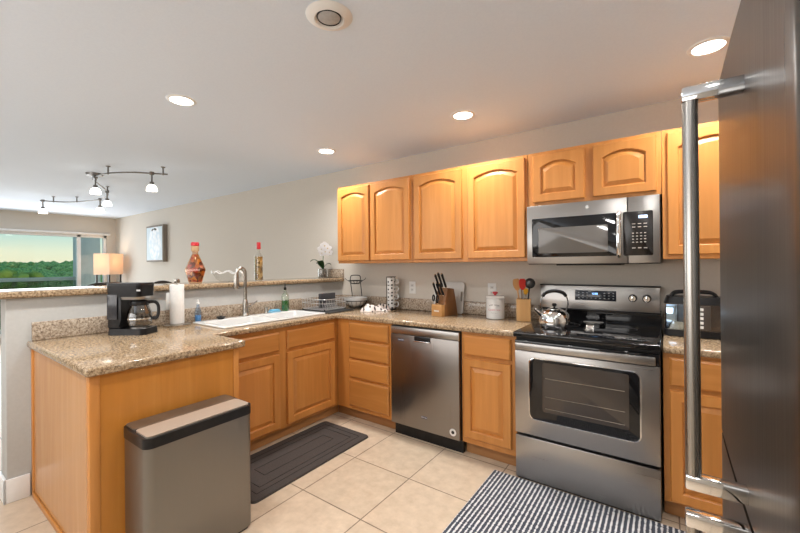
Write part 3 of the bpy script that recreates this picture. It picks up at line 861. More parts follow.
bm = new(); rbox(bm, -2.094, -.920, DK + .0125, DK + .024, .055, .088, .012, 5, .97); o = obj('sponge', bm, mottled('sponge_blue', (.10, .42, .66), (.2, .55, .78), 90, .95, bump=.6)); tag(o, 'blue sponge lying in the pale blue dish', 'sponge')
lathe_thing('dish_soap_bottle', 'bottle of bright green dish soap with black pour spout behind the sink', 'soap bottle', (-2.098, -.800, DK),
    [('soap_fill', [(.031, .001), (.033, .006), (.033, .098), (0, .099)], principled('soap_green', (.005, .13, .008), .1, 0, **{'Emission Strength': 0})),
     ('bottle_body', [(.033, 0), (.0355, .006), (.0355, .130), (.029, .152), (.013, .172), (.0105, .195)], thin_glass('bottle_clear', (.90, .96, .90), .14)),
     ('pour_spout', [(.012, .193), (.0125, .215), (.006, .222), (.004, .245), (.002, .258), (0, .259)], black_plastic)])

# drying mat, dish rack, container
bm = new(); box(bm, -2.090, -1.650, -.672, -.345, CI + .0005, CI + .009, .003)
o = obj('drying_mat', bm, black_matte); tag(o, 'black drying mat under the wire dish rack', 'drying mat')
t = thing('dish_rack', 'pale wire dish rack standing on the black drying mat', 'dish rack', (-1.83, -.50, CI + .009))
x0, x1, y0, y1, zb, zt = -2.065, -1.730, -.655, -.350, CI + .022, CI + .118
bm = new()
for z, q in ((zb, .012), (zt, 0), ((zb + zt) / 2 + .01, .004)):
    pts = [(x0 + q, y0 + q, z), (x1 - q, y0 + q, z), (x1 - q, y1 - q, z), (x0 + q, y1 - q, z)]
    tube(bm, smooth_path([Vector(a) for k in range(4) for a in (Vector(pts[k]).lerp(Vector(pts[(k + 1) % 4]), .12), Vector(pts[k]).lerp(Vector(pts[(k + 1) % 4]), .5), Vector(pts[k]).lerp(Vector(pts[(k + 1) % 4]), .88))], 3, True), .0028, seg=6, closed=True)
for k in range(13):
    y = y0 + .025 + k * (y1 - y0 - .05) / 12
    tube(bm, [(x0, y, zt), (x0 + .012, y, zb), (x1 - .012, y, zb), (x1, y, zt)], .0016, seg=5)
    if 2 < k < 11: tube(bm, [(x0 + .23, y, zb), (x0 + .245, y, zb + .055), (x0 + .26, y, zb)], .0016, seg=5)
for k in range(8):
    x = x0 + .03 + k * (x1 - x0 - .06) / 7
    tube(bm, [(x, y0, zt), (x, y0 + .012, zb)], .0016, seg=5); tube(bm, [(x, y1, zt), (x, y1 - .012, zb)], .0016, seg=5)
obj('wire_frame', bm, grey_wire, t)
bm = new()
for x in (x0 + .02, x1 - .02):
    for y in (y0 + .02, y1 - .02): cyl(bm, (x, y, CI + .009), (x, y, zb + .004), .006, seg=8)
obj('rubber_foot', bm, black_matte, t)
bm = new(); box(bm, -1.900, -1.872, -.575, -.375, zb + .006, zb + .142, .006)
o = obj('baking_tin', bm, mottled('dark_tin', (.035, .035, .04), (.05, .05, .055), 20, .45)); tag(o, 'dark grey tin standing on edge in the wire dish rack', 'tin')

# two-tier wire basket and its bowl
bx, by = -1.775, -.190
t = thing('wire_basket', 'black two-tier wire basket stand in the worktop corner', 'basket', (bx, by, CI))
def ringp(r_, z, n_=28, c=(bx, by)): return [(c[0] + r_ * math.cos(2 * math.pi * k / n_), c[1] + r_ * math.sin(2 * math.pi * k / n_), z) for k in range(n_)]
bm = new()
for r_, z in ((.060, CI + .004), (.120, CI + .075)): tube(bm, ringp(r_, z), .0035, seg=6, closed=True)
for k in range(16):
    a = 2 * math.pi * k / 16; c, s = math.cos(a), math.sin(a)
    tube(bm, [(bx + .060 * c, by + .060 * s, CI + .004), (bx + .095 * c, by + .095 * s, CI + .028), (bx + .120 * c, by + .120 * s, CI + .075)], .002, seg=5)
obj('lower_basket', bm, black_wire, t)
bm = new()
zu = CI + .245
for r_, z in ((.040, zu), (.075, zu + .030)): tube(bm, ringp(r_, z), .0035, seg=6, closed=True)
for k in range(12):
    a = 2 * math.pi * k / 12; c, s = math.cos(a), math.sin(a)
    tube(bm, [(bx + .040 * c, by + .040 * s, zu), (bx + .075 * c, by + .075 * s, zu + .03)], .002, seg=5)
obj('upper_basket', bm, black_wire, t)
bm = new()
ux, uy = math.cos(YAW), math.sin(YAW)
def fr(s, z):
    d_ = .130 if z < CI + .13 else .130 * max(0, (zu - .01 - z) / (zu - .01 - CI - .13))
    return (bx + ux * s - uy * d_, by + uy * s + ux * d_, z)
tube(bm, smooth_path([fr(-.050, CI + .004), fr(-.050, CI + .08), fr(-.050, CI + .12), fr(-.050, zu + .02), fr(-.050, zu + .06), fr(-.035, zu + .082), fr(.035, zu + .082), fr(.050, zu + .06), fr(.050, zu + .02), fr(.050, CI + .12), fr(.050, CI + .08), fr(.050, CI + .004)], 5), .0045, seg=8)
for s in (-1, 1): tube(bm, smooth_path([fr(s * .075, zu + .03), fr(s * .095, zu + .042), fr(s * .105, zu + .058)], 3), .003, seg=6)
obj('stand_frame', bm, black_wire, t)
bm = new(); lathe(bm, [(.030, CI + .012), (.048, CI + .014), (.090, CI + .042), (.117, CI + .085), (.1195, CI + .106), (.116, CI + .106), (.108, CI + .085), (.083, CI + .05), (.045, CI + .024), (0, CI + .021)], (bx, by, 0), 36)
o = obj('bowl', bm, white_gloss); tag(o, 'white ceramic bowl sitting in the wire basket', 'bowl')

# cloth
bm = new()
cxx, cyy = -1.435, -.285
NX_, NY_ = 30, 20
G = {}
for i in range(NX_ + 1):
    for j in range(NY_ + 1):
        u, v = i / NX_ - .5, j / NY_ - .5
        ed = min(1, (.5 - max(abs(u), abs(v))) * 7)
        h = .004 + ed * (.036 + .026 * math.sin(u * 12 + v * 6) * math.cos(v * 8) + .03 * noise.noise(Vector((u * 5, v * 5, .3))))
        x, y = u * .250, v * .13
        x += .018 * math.sin(v * 7 + 1); y += .022 * math.sin(u * 7)
        G[i, j] = bm.verts.new((cxx + x * ux - y * uy, cyy + x * uy + y * ux, CI + max(.002, h)))
for i in range(NX_):
    for j in range(NY_): bm.faces.new((G[i, j], G[i + 1, j], G[i + 1, j + 1], G[i, j + 1]))
ret = bmesh.ops.extrude_face_region(bm, geom=bm.faces[:])
for v in [q for q in ret['geom'] if isinstance(q, bmesh.types.BMVert)]: v.co.z = CI + .0008
def dot_mat(name, base_, dot, scale, th, rough, wrap=0):
    ma = principled(name, base_, rough); v = coords(ma)
    sp_ = nd(ma, 'ShaderNodeSeparateXYZ'); lk(ma, v, sp_.inputs[0])
    cb_ = nd(ma, 'ShaderNodeCombineXYZ')
    if wrap:
        at_ = nd(ma, 'ShaderNodeMath', operation='ARCTAN2'); lk(ma, sp_.outputs['Y'], at_.inputs[0]); lk(ma, sp_.outputs['X'], at_.inputs[1])
        mu_ = nd(ma, 'ShaderNodeMath', operation='MULTIPLY'); lk(ma, at_.outputs[0], mu_.inputs[0]); mu_.inputs[1].default_value = wrap
        lk(ma, mu_.outputs[0], cb_.inputs[0]); lk(ma, sp_.outputs['Z'], cb_.inputs[1])
    else:
        lk(ma, sp_.outputs['X'], cb_.inputs[0]); lk(ma, sp_.outputs['Y'], cb_.inputs[1])
    vo = nd(ma, 'ShaderNodeTexVoronoi', Scale=scale, voronoi_dimensions='2D'); vo.inputs['Randomness'].default_value = .45
    lk(ma, cb_.outputs[0], vo.inputs['Vector'])
    r_ = ramp(ma, [(th, dot), (th + .05, base_)]); lk(ma, vo.outputs['Distance'], r_.inputs[0]); lk(ma, r_.outputs[0], bsdf(ma).inputs['Base Color'])
    return ma
o = obj('dish_cloth', bm, dot_mat('spotted_cloth', (.80, .72, .68), (.03, .03, .03), 24, .19, .9), angle=70); tag(o, 'crumpled white cloth with black spots on the worktop', 'cloth')

# mugs on a black stand
mx_, my_ = -1.372, -.125
t = thing('mug_stand', 'black wire stand holding the column of spotted mugs', 'mug stand', (mx_, my_, CI))
bm = new(); tube(bm, ringp(.045, CI + .005, 24, (mx_, my_)), .0045, seg=6, closed=True); tube(bm, ringp(.046, CI + .013, 24, (mx_, my_)), .002, seg=6, closed=True)
for a in (78, 126, 205):
    c, s = math.cos(R(a)), math.sin(R(a)); tube(bm, [(mx_ + .046 * c, my_ + .046 * s, CI + .004), (mx_ + .046 * c, my_ + .046 * s, CI + .315)], .0028, seg=6)
tube(bm, ringp(.046, CI + .315, 24, (mx_, my_)), .003, seg=6, closed=True)
obj('stand_frame', bm, black_wire, t)
bm = new(); cyl(bm, (mx_, my_, CI + .001), (mx_, my_, CI + .012), .041, seg=24); obj('base', bm, black_plastic, t)
mug_m = dot_mat('spotted_mug', (.80, .80, .79), (.02, .02, .02), 27, .21, .15, wrap=.0405)
mz = CI + .0128
proto = None
names = ['bottom spotted mug in the column of four', 'second spotted mug from the bottom of the column', 'third spotted mug from the bottom of the column', 'top spotted mug in the column of four']
for k in range(4):
    if proto is None:
        proto = thing('mug', names[0], 'mug', (mx_, my_, mz), 0, 'spotted mugs on the stand')
        bm = new(); lathe(bm, [(.034, 0), (.0385, .004), (.0405, .010), (.0405, .070), (.039, .0715), (.0375, .070), (.0375, .012), (0, .009)], (mx_, my_, mz), 32); obj('mug_body', bm, mug_m, proto)
        bm = new(); hv = Vector((ux, uy, 0))
        o0 = Vector((mx_, my_, mz))
        tube(bm, smooth_path([o0 + hv * .039 + Vector((0, 0, .058)), o0 + hv * .060 + Vector((0, 0, .060)), o0 + hv * .068 + Vector((0, 0, .040)), o0 + hv * .058 + Vector((0, 0, .020)), o0 + hv * .039 + Vector((0, 0, .018))], 5), .0055, seg=8); obj('mug_handle', bm, white_gloss, proto)
    else: dup(proto, (mx_, my_, mz + .0725 * k), names[k])

# knife block
kb = thing('knife_block', 'wooden knife block with slanted face on the worktop above the dishwasher', 'knife block', (-.735, -.195, CI), R(0))
bw = wood('block_wood', (.20, .085, .028), (.28, .13, .045), 'z', .4)
kd = Vector((.5, -.86, 0))             # not rotated: block runs front to back along x-y diagonal
ang = R(78)
kb.rotation_euler = (0, 0, ang)
bm = new(); prism(bm, [(-.095, 0), (.085, 0), (.056, .125), (.035, .225), (-.045, .235), (-.080, .125)], 'y', -.055, .055, .004)
# local +x is away from the handles
obj('block_body', bm, bw, kb, local=True)
bm = new(); box(bm, -.1285, -.088, -.0555, .0555, 0.0, .098, .004); obj('steak_knife_holder', bm, wood('block_front', (.50, .25, .08), (.58, .31, .12), 'y', .4), kb, local=True)
bm = new(); box(bm, -.1295, -.1280, -.028, .026, .040, .052); obj('label_plate', bm, principled('plate_silver', (.75, .72, .68), .3, .5), kb, local=True)
def at_block(p): 
    return Vector((kb.location.x + p[0] * math.cos(ang) - p[1] * math.sin(ang), kb.location.y + p[0] * math.sin(ang) + p[1] * math.cos(ang), CI + p[2]))
axis_ = Vector((-.42, 0, .90)).normalized()
def knife(label, p, ln, rad):
    a = at_block(p); ax = Vector((axis_.x * math.cos(ang), axis_.x * math.sin(ang), axis_.z))
    t_ = thing('knife', label, 'knife', a, 0, 'knives in the wooden block')
    bm_ = new(); tube(bm_, [a + ax * .003, a + ax * .014], rad * .8, seg=8, flat=.5); obj('bolster', bm_, chrome, t_)
    bm_ = new(); tube(bm_, [a + ax * .010, a + ax * .03, a + ax * (ln * .6), a + ax * (ln - .012), a + ax * ln], [rad, rad * 1.05, rad * .9, rad * 1.1, rad * .85], seg=10, flat=.62); obj('handle', bm_, black_plastic, t_)
    bm_ = new(); tube(bm_, [a + ax * (ln - .002), a + ax * (ln + .006)], rad * .85, seg=8, flat=.62); obj('end_cap', bm_, chrome, t_)
rows = [((-.046, -.038, .233), .130, .0100, 'longest black knife handle at the wall side of the block top'), ((-.046, .000, .233), .138, .0100, 'middle black knife handle in the back row of the block'), ((-.046, .038, .233), .122, .0100, 'outer black knife handle in the back row of the block')]
labs = iter(['black-handled knife in the back row of the block nearest the corner cabinets', 'black-handled knife in the middle of the back row of the block', 'black-handled knife in the back row of the block nearest the range'])
for p, ln, rd, _ in rows: knife(next(labs), p, ln, rd)
labs = iter(['black-handled knife in the lower row of the block nearest the corner cabinets', 'black-handled knife in the middle of the lower row of the block', 'black-handled knife in the lower row of the block nearest the range'])
for y in (-.035, 0, .035): knife(next(labs), (-.076, y, .168), .118, .0095)
sc = thing('scissors', 'black-handled kitchen scissors in the front slot of the knife block', 'scissors', at_block((-.085, .012, .105)))
bm = new()
for s in (-1, 1):
    c = at_block((-.125, .012 + s * .021, .152))
    tube(bm, [c + Vector((0, math.cos(a) * .016, math.sin(a) * .024)) for a in [2 * math.pi * k / 16 for k in range(16)]], .006, seg=6, closed=True)
tube(bm, [at_block((-.103, .012, .112)), at_block((-.118, .012, .132))], .009, seg=8)
obj('finger_loops', bm, black_plastic, sc)
bm = new(); tube(bm, [at_block((-.100, .012, .1005)), at_block((-.106, .012, .116))], .006, seg=6); obj('blade', bm, chrome, sc)

# cutting board leaning on the backsplash
cb = thing('cutting_board', 'frosted white cutting board leaning on the wall behind the knife block', 'cutting board', (-.80, -.055, CI))
bm = new()
A = rr_ring(bm, -.790, CI + .137, .300, .272, .02, -.0)
for v in A: pass
bm.free()
def board():
    bm_ = new()
    def tr(x, z, o_): 
        k = (z - CI) / .27
        return (x, -.062 + .036 * k - o_, z)
    out = rr_ring(bm_, -.795, CI + .136, .295, .270, .02, 0); inn = rr_ring(bm_, -.668, CI + .150, .022, .085, .0105, 0)
    out2 = rr_ring(bm_, -.795, CI + .136, .295, .270, .02, 0); inn2 = rr_ring(bm_, -.668, CI + .150, .022, .085, .0105, 0)
    for vs_, o_ in ((out, .004), (inn, .004), (out2, -.004), (inn2, -.004)):
        for v in vs_: v.co = Vector(tr(v.co.x, v.co.z, o_))
    n_ = len(out)
    for k in range(n_):
        k2 = (k + 1) % n_
        bm_.faces.new((out[k], out[k2], inn[k2], inn[k])); bm_.faces.new((out2[k], inn2[k], inn2[k2], out2[k2]))
        bm_.faces.new((out[k], out2[k], out2[k2], out[k2])); bm_.faces.new((inn[k], inn[k2], inn2[k2], inn2[k]))
    return bm_
obj('board', board(), mottled('frosted_plastic', (.62, .61, .58), (.66, .65, .62), 6, .3), cb)

# canister
p = (-.318, -.160, CI)
t = thing('canister', 'white ceramic cookie canister with red knob beside the utensil holder', 'canister', p)
bm = new(); lathe(bm, [(.066, 0), (.071, .005), (.071, .150), (.069, .156), (.064, .158)], p, 40); cbod = obj('canister_body', bm, white_gloss, t)
bm = new(); lathe(bm, [(.070, .158), (.073, .161), (.073, .176), (.068, .180), (0, .182)], p, 40); obj('lid', bm, white_gloss, t)
bm = new(); lathe(bm, [(.008, .181), (.010, .190), (.021, .197), (.022, .206), (.014, .211), (0, .212)], p); obj('knob', bm, red_wax, t)
def wrap_text(body, size, z, ma, arc=0):
    fdir = Vector((camo.location.x - p[0], camo.location.y - p[1]))
    base_a = math.atan2(-2.0, .52)
    n_ = len(body); step = size * .66 / .0715
    for i, ch in enumerate(body):
        if ch == ' ': continue
        a = base_a + (i - (n_ - 1) / 2) * step
        q = (i - (n_ - 1) / 2) / max(1, (n_ - 1) / 2)
        text('lettering', ch, size, ma, cbod, (p[0] + .0713 * math.cos(a), p[1] + .0713 * math.sin(a), CI + z - arc * q * q), (R(90), 0, a + R(90)))
wrap_text('HOME BAKED', .0125, .112, principled('print_black', (.05, .05, .05), .5), .006)
wrap_text('Cookies', .021, .075, principled('print_pink', (.60, .06, .13), .5), .002)
wrap_text('fresh daily', .007, .050, MATS['print_black'])

# utensil holder and utensils
uh = (-.092, -.165, CI)
t = thing('utensil_holder', 'square bamboo utensil holder beside the range', 'utensil holder', uh, R(14))
bam = wood('bamboo', (.60, .33, .12), (.70, .42, .18), 'z', .4)
bm = new(); s = .050
for x0_, x1_, y0_, y1_ in ((-s, s, -s, -s + .008), (-s, s, s - .008, s), (-s, -s + .008, -s + .008, s - .008), (s - .008, s, -s + .008, s - .008)): box(bm, x0_, x1_, y0_, y1_, 0, .165)
obj('sides', bm, bam, t, local=True)
bm = new(); box(bm, -s, s, -s, s, -.0, .006); obj('base', bm, bam, t, local=True)
def utensil(name, label, cat, foot, tip, hr, hm, head):
    a = Vector((uh[0] + foot[0], uh[1] + foot[1], CI + .012)); b_ = Vector((uh[0] + tip[0], uh[1] + tip[1], CI + tip[2]))
    t_ = thing(name, label, cat, a, 0, 'utensils in the bamboo holder')
    bm_ = new(); tube(bm_, [a, b_], hr, seg=8); obj('handle', bm_, hm, t_)
    bm_ = new(); ax = (b_ - a).normalized(); head(bm_, b_, ax)
    return t_, bm_
def paddle(wd, ln, th):
    def f(bm_, b_, ax):
        sd = Vector((ux, uy, 0)); sd = (sd - ax * sd.dot(ax)).normalized(); nn = ax.cross(sd)
        prof = [(0, .30), (.15, .62), (.35, .92), (.6, 1.0), (.85, .9), (1, .6)]
        rings = []
        for q, w_ in prof:
            c = b_ + ax * (ln * q - .008)
            rings.append([bm_.verts.new(c + sd * (wd * w_ * i) + nn * (th * j)) for i, j in ((-1, -.5), (0, -1), (1, -.5), (1, .5), (0, 1), (-1, .5))])
        for A, B in zip(rings, rings[1:]):
            for k in range(6): bm_.faces.new((A[k], A[(k + 1) % 6], B[(k + 1) % 6], B[k]))
        bm_.faces.new(rings[0]); bm_.faces.new(rings[-1])
    return f
spw = wood('spoon_wood', (.48, .25, .09), (.58, .33, .14), 'z', .5)
t_, bm_ = utensil('wooden_spoon', 'wooden spoon leaning towards the canister in the bamboo holder', 'spoon', (-.01, -.01), (-.040, -.022, .235), .006, spw, paddle(.028, .090, .005)); obj('spoon_bowl', bm_, spw, t_)
t_, bm_ = utensil('spatula', 'red silicone spatula in the bamboo holder', 'spatula', (.0, .0), (-.004, -.012, .240), .005, steel_z, paddle(.026, .085, .005)); obj('blade', bm_, principled('red_silicone', (.62, .035, .025), .4), t_)
t_, bm_ = utensil('spatula', 'small yellow spatula in the bamboo holder', 'spatula', (.0, .02), (.024, -.030, .205), .005, steel_z, paddle(.017, .050, .004)); obj('blade', bm_, principled('yellow_silicone', (.72, .36, .02), .4), t_)
def ladle(bm_, b_, ax):
    vs_ = ball(bm_, b_ + ax * .032 + Vector((0, .0, 0)), .040, 3, (1, .75, 1))
t_, bm_ = utensil('ladle', 'black ladle with domed bowl tallest in the bamboo holder', 'ladle', (.012, .01), (.038, .016, .250), .0055, black_plastic, ladle); obj('ladle_bowl', bm_, mottled('ladle_black', (.03, .03, .032), (.05, .05, .052), 10, .2), t_)
t_, bm_ = utensil('wooden_spoon', 'slim dark wooden spoon behind the red spatula in the bamboo holder', 'spoon', (-.01, .022), (-.024, .024, .245), .0055, wood('dark_spoon', (.16, .07, .03), (.22, .11, .05), 'z'), paddle(.020, .07, .005)); obj('spoon_bowl', bm_, MATS['dark_spoon'], t_)

# kettle
kt = (.180, -.395, .9224)
t = thing('kettle', 'polished steel whistling kettle with black handle on the cooktop', 'kettle', kt)
bm = new(); lathe(bm, [(.085, 0), (.090, .004), (.094, .012), (.097, .030), (.096, .060), (.088, .088), (.070, .108), (.045, .118), (.040, .120)], kt, 44); obj('kettle_body', bm, chrome, t)
bm = new(); lathe(bm, [(.042, .119), (.043, .122), (.030, .128), (0, .131)], kt, 32); ldd = obj('lid', bm, chrome, t)
bm = new(); lathe(bm, [(.006, .129), (.007, .136), (.014, .142), (.015, .152), (.010, .158), (0, .160)], kt); obj('lid_knob', bm, black_plastic, ldd)
k0 = Vector(kt); sd = Vector((-ux, -uy, 0))
bm = new(); tube(bm, [k0 + sd * .078 + Vector((0, 0, .078)), k0 + sd * .105 + Vector((0, 0, .100)), k0 + sd * .138 + Vector((0, 0, .128))], [.017, .013, .010], seg=14); obj('spout', bm, chrome, t)
bm = new()
for s in (-1, 1): tube(bm, smooth_path([k0 - sd * .075 * s + Vector((0, 0, .100)), k0 - sd * .090 * s + Vector((0, 0, .150)), k0 - sd * .084 * s + Vector((0, 0, .195)), k0 - sd * .062 * s + Vector((0, 0, .222))], 5), .0045, seg=8)
obj('handle_strap', bm, chrome, t)
bm = new(); tube(bm, smooth_path([k0 + sd * .078 + Vector((0, 0, .205)), k0 + sd * .055 + Vector((0, 0, .228)), k0 + Vector((0, 0, .240)), k0 - sd * .055 + Vector((0, 0, .228)), k0 - sd * .078 + Vector((0, 0, .205))], 5), .0115, seg=10); obj('handle', bm, black_plastic, t)
# spoon rest
sr = thing('spoon_rest', 'small silver spoon rest on the middle of the cooktop', 'spoon rest', (.385, -.385, .9224))
bm = new(); rbox(bm, .385, -.395, .9226, .9250, .045, .055, .012, 4)
prism(bm, [(-.372, .9235), (-.366, .9235), (-.335, .958), (-.343, .960)], 'x', .364, .408, .001); obj('stand', bm, steel_x, sr)
bm = new(); rbox(bm, .402, -.330, .957, .966, .105, .055, .02, 5, 1.1); obj('dish', bm, steel_x, sr)

# toaster
tx0, tx1, ty0, ty1 = .772, 1.055, -.315, -.120
t = thing('toaster', 'black and stainless toaster with a column of white buttons by the refrigerator', 'toaster', ((tx0 + tx1) / 2, (ty0 + ty1) / 2, CI))
bm = new(); rbox(bm, (tx0 + tx1) / 2, (ty0 + ty1) / 2, CI + .004, CI + .04, tx1 - tx0, ty1 - ty0, .03, 5); obj('base', bm, black_plastic, t)
bm = new(); rbox(bm, (tx0 + tx1) / 2, (ty0 + ty1) / 2, CI + .038, CI + .190, tx1 - tx0 - .012, ty1 - ty0 - .012, .02, 6); obj('body', bm, mottled('dark_steel', (.26, .215, .185), (.30, .25, .21), 8, .22, 1), t)
bm = new(); rbox(bm, (tx0 + tx1) / 2, (ty0 + ty1) / 2, CI + .188, CI + .230, tx1 - tx0, ty1 - ty0, .045, 6, .90); tp = obj('top_cover', bm, black_plastic, t)
bm = new()
for y in (-.265, -.175): tube(bm, smooth_path([(tx0 + .035, y, CI + .226), (tx0 + .060, y, CI + .252), ((tx0 + tx1) / 2, y, CI + .256), (tx1 - .060, y, CI + .252), (tx1 - .035, y, CI + .226)], 5), .009, seg=8)
obj('bread_guard', bm, black_plastic, tp)
bm = new(); box(bm, tx0 + .012, tx0 + .105, ty0 + .0005, ty0 + .006, CI + .042, CI + .186, .002); obj('polished_panel', bm, mottled('blue_reflection_tint', (.45, .62, .80), (.55, .72, .9), 6, .06, 1), t)  # the blue reflection is painted into the panel colour
bm = new(); box(bm, .925, .985, ty0 - .001, ty0 + .006, CI + .045, CI + .182, .002); pn = obj('button_panel', bm, mottled('panel_brown', (.06, .048, .04), (.08, .065, .055), 8, .3), t)
for k in range(5):
    bm = new(); box(bm, .934, .954, ty0 - .005, ty0, CI + .054 + k * .025, CI + .070 + k * .025, .002); obj('button', bm, white_matte, pn)
bm = new(); box(bm, tx1 - .008, tx1 + .002, -.26, -.16, CI + .045, CI + .185, .003); obj('end_trim', bm, chrome, t)
for x in (tx0 + .03, tx1 - .03):
    for y in (ty0 + .03, ty1 - .03):
        bm = new(); cyl(bm, (x, y, CI), (x, y, CI + .006), .010, seg=10); obj('foot', bm, black_matte, t)

# ================================================================== THINGS ON THE BAR
BT = 1.2087
def glassy_mix(name, cols, scale):
    ma = principled(name, cols[0], .12, 0, **{'Coat Weight': 1.0, 'Coat Roughness': .03}); v = coords(ma, (1, 1, .8))
    vo = nd(ma, 'ShaderNodeTexVoronoi', Scale=scale); lk(ma, v, vo.inputs['Vector'])
    s_ = nd(ma, 'ShaderNodeSeparateColor'); lk(ma, vo.outputs['Color'], s_.inputs[0])
    r_ = ramp(ma, [(i / (len(cols) - 1), c) for i, c in enumerate(cols)]); r_.color_ramp.interpolation = 'CONSTANT'
    lk(ma, s_.outputs[0], r_.inputs[0]); lk(ma, r_.outputs[0], bsdf(ma).inputs['Base Color'])
    return ma
p = (-2.36, -1.485, BT)
t = thing('decorative_bottle', 'diamond-shaped bottle of red and orange peppers on the bar', 'bottle', p, YAW)
pep = glassy_mix('preserved_peppers', [(.10, .02, .01), (.35, .05, .02), (.45, .16, .03), (.55, .28, .05), (.25, .12, .03), (.14, .03, .01)], 42)
bm = new(); lathe(bm, [(.050, .012), (.054, .016), (.082, .105), (.080, .118), (.030, .225), (.024, .236)], (0, 0, 0), 8, 1, .55); obj('pepper_filling', bm, pep, t, local=True)
bm = new(); lathe(bm, [(.053, 0), (.055, .006), (.058, .014), (.0855, .106), (.083, .121), (.031, .230), (.024, .245), (.024, .285)], (0, 0, 0), 8, 1, .57); obj('glass_body', bm, thin_glass('bottle_glass_amber', (.92, .72, .55), .09), t, local=True)
bm = new(); lathe(bm, [(.028, .262), (.030, .268), (.030, .300), (.026, .304)], (0, 0, 0), 20); obj('neck_wrap', bm, principled('straw_wrap', (.55, .36, .20), .7), t, local=True)
bm = new(); lathe(bm, [(.024, .303), (.031, .308), (.031, .326), (.026, .336), (0, .338)], (0, 0, 0), 20); obj('cap', bm, red_wax, t, local=True)
p = (-2.335, -.915, BT)
t = thing('decorative_bottle', 'slim tall bottle of herbs with red wax cap on the bar', 'bottle', p)
t.scale = (1, 1, 1.09)
herb = glassy_mix('preserved_herbs', [(.28, .16, .05), (.40, .25, .09), (.10, .06, .02), (.50, .35, .15), (.20, .13, .04)], 60)
bm = new(); rbox(bm, p[0], p[1], BT + .006, BT + .205, .056, .056, .010, 4); obj('herb_filling', bm, herb, t)
bm = new(); rbox(bm, p[0], p[1], BT, BT + .212, .063, .063, .012, 4); lathe(bm, [(.030, .212), (.022, .228), (.016, .240), (.015, .290)], p, 20, caps=False); obj('glass_body', bm, thin_glass('bottle_glass_clear', (.95, .95, .93), .14), t)
bm = new(); lathe(bm, [(.0165, .270), (.0185, .274), (.0185, .325), (.017, .330), (0, .331)], p, 20); obj('cap', bm, red_wax, t)
# glass bowl with wavy rim
p = (-2.36, -1.205, BT)
bm = new(); rings = []
for r_, z, wv in ((.045, .0, 0), (.060, .004, 0), (.095, .030, 0), (.118, .065, .002), (.130, .085, .011)):
    rings.append([bm.verts.new((p[0] + r_ * math.cos(2 * math.pi * k / 64), p[1] + r_ * math.sin(2 * math.pi * k / 64), p[2] + z + wv * math.sin(2 * math.pi * k / 64 * 8))) for k in range(64)])
for A, B in zip(rings, rings[1:]):
    for k in range(64): bm.faces.new((A[k], A[(k + 1) % 64], B[(k + 1) % 64], B[k]))
bm.faces.new(rings[0])
rimp = [v.co.copy() for v in rings[-1]]
t = thing('glass_bowl', 'clear glass bowl with a wavy white rim on the bar behind the faucet', 'bowl', p)
obj('bowl_body', bm, thin_glass('bowl_glass', (.95, .96, .96), .07), t)
bm = new(); tube(bm, rimp, .0042, seg=6, closed=True); obj('rim', bm, principled('frosted_rim', (.85, .86, .86), .3), t)
# orchid
p = (-2.285, -.155, BT)
t = thing('potted_orchid', 'white orchid in a small pot at the wall end of the bar', 'plant', p)
bm = new(); lathe(bm, [(.036, 0), (.042, .004), (.046, .05), (.043, .082), (.040, .085)], p, 24); obj('vase', bm, thin_glass('vase_glass', (.80, .80, .78), .2), t)
bm = new(); lathe(bm, [(.034, .004), (.040, .05), (.034, .072), (0, .076)], p, 14); obj('pebbles', bm, mottled('pebble_mix', (.05, .04, .03), (.35, .32, .28), 90, .8, bump=1), t)
lf = mottled('orchid_leaf', (.02, .07, .02), (.04, .12, .03), 12, .35)
def leaf(az, ln, wd, rise_):
    bm_ = new(); c0 = Vector((p[0], p[1], BT + .08)); dr = Vector((math.cos(az), math.sin(az), 0)); sd_ = Vector((-dr.y, dr.x, 0)); L_, Rr, Md = [], [], []
    for k in range(9):
        s_ = k / 8; q = c0 + dr * (ln * s_) + Vector((0, 0, rise_ * math.sin(s_ * 2.2)))
        w_ = wd * math.sin(math.pi * min(.97, .12 + .88 * s_)) 
        L_.append(bm_.verts.new(q + sd_ * w_ + Vector((0, 0, .006)))); Rr.append(bm_.verts.new(q - sd_ * w_ + Vector((0, 0, .006)))); Md.append(bm_.verts.new(q))
    for k in range(8):
        bm_.faces.new((L_[k], L_[k + 1], Md[k + 1], Md[k])); bm_.faces.new((Md[k], Md[k + 1], Rr[k + 1], Rr[k]))
    bmesh.ops.solidify(bm_, geom=bm_.faces[:], thickness=.002)
    obj('leaf', bm_, lf, t)
for a, l_, wd, rs in ((YAW + math.pi, .110, .034, .085), (YAW + 2.4, .095, .030, .06), (YAW + .3, .070, .026, .05), (YAW - 1.9, .085, .030, .075)): leaf(a, l_, wd, rs)
stem_ = smooth_path([(p[0], p[1], BT + .07), (p[0] + .004, p[1], BT + .18), (p[0] + .008, p[1] + .005, BT + .25), (p[0] + .02, p[1] + .012, BT + .285), (p[0] + .045, p[1] + .03, BT + .275)], 5)
bm = new(); tube(bm, stem_, .003, seg=6); obj('flower_stem', bm, principled('stem_green', (.07, .13, .03), .5), t)
pet = mottled('orchid_petal', (.82, .80, .80), (.88, .86, .86), 20, .6)
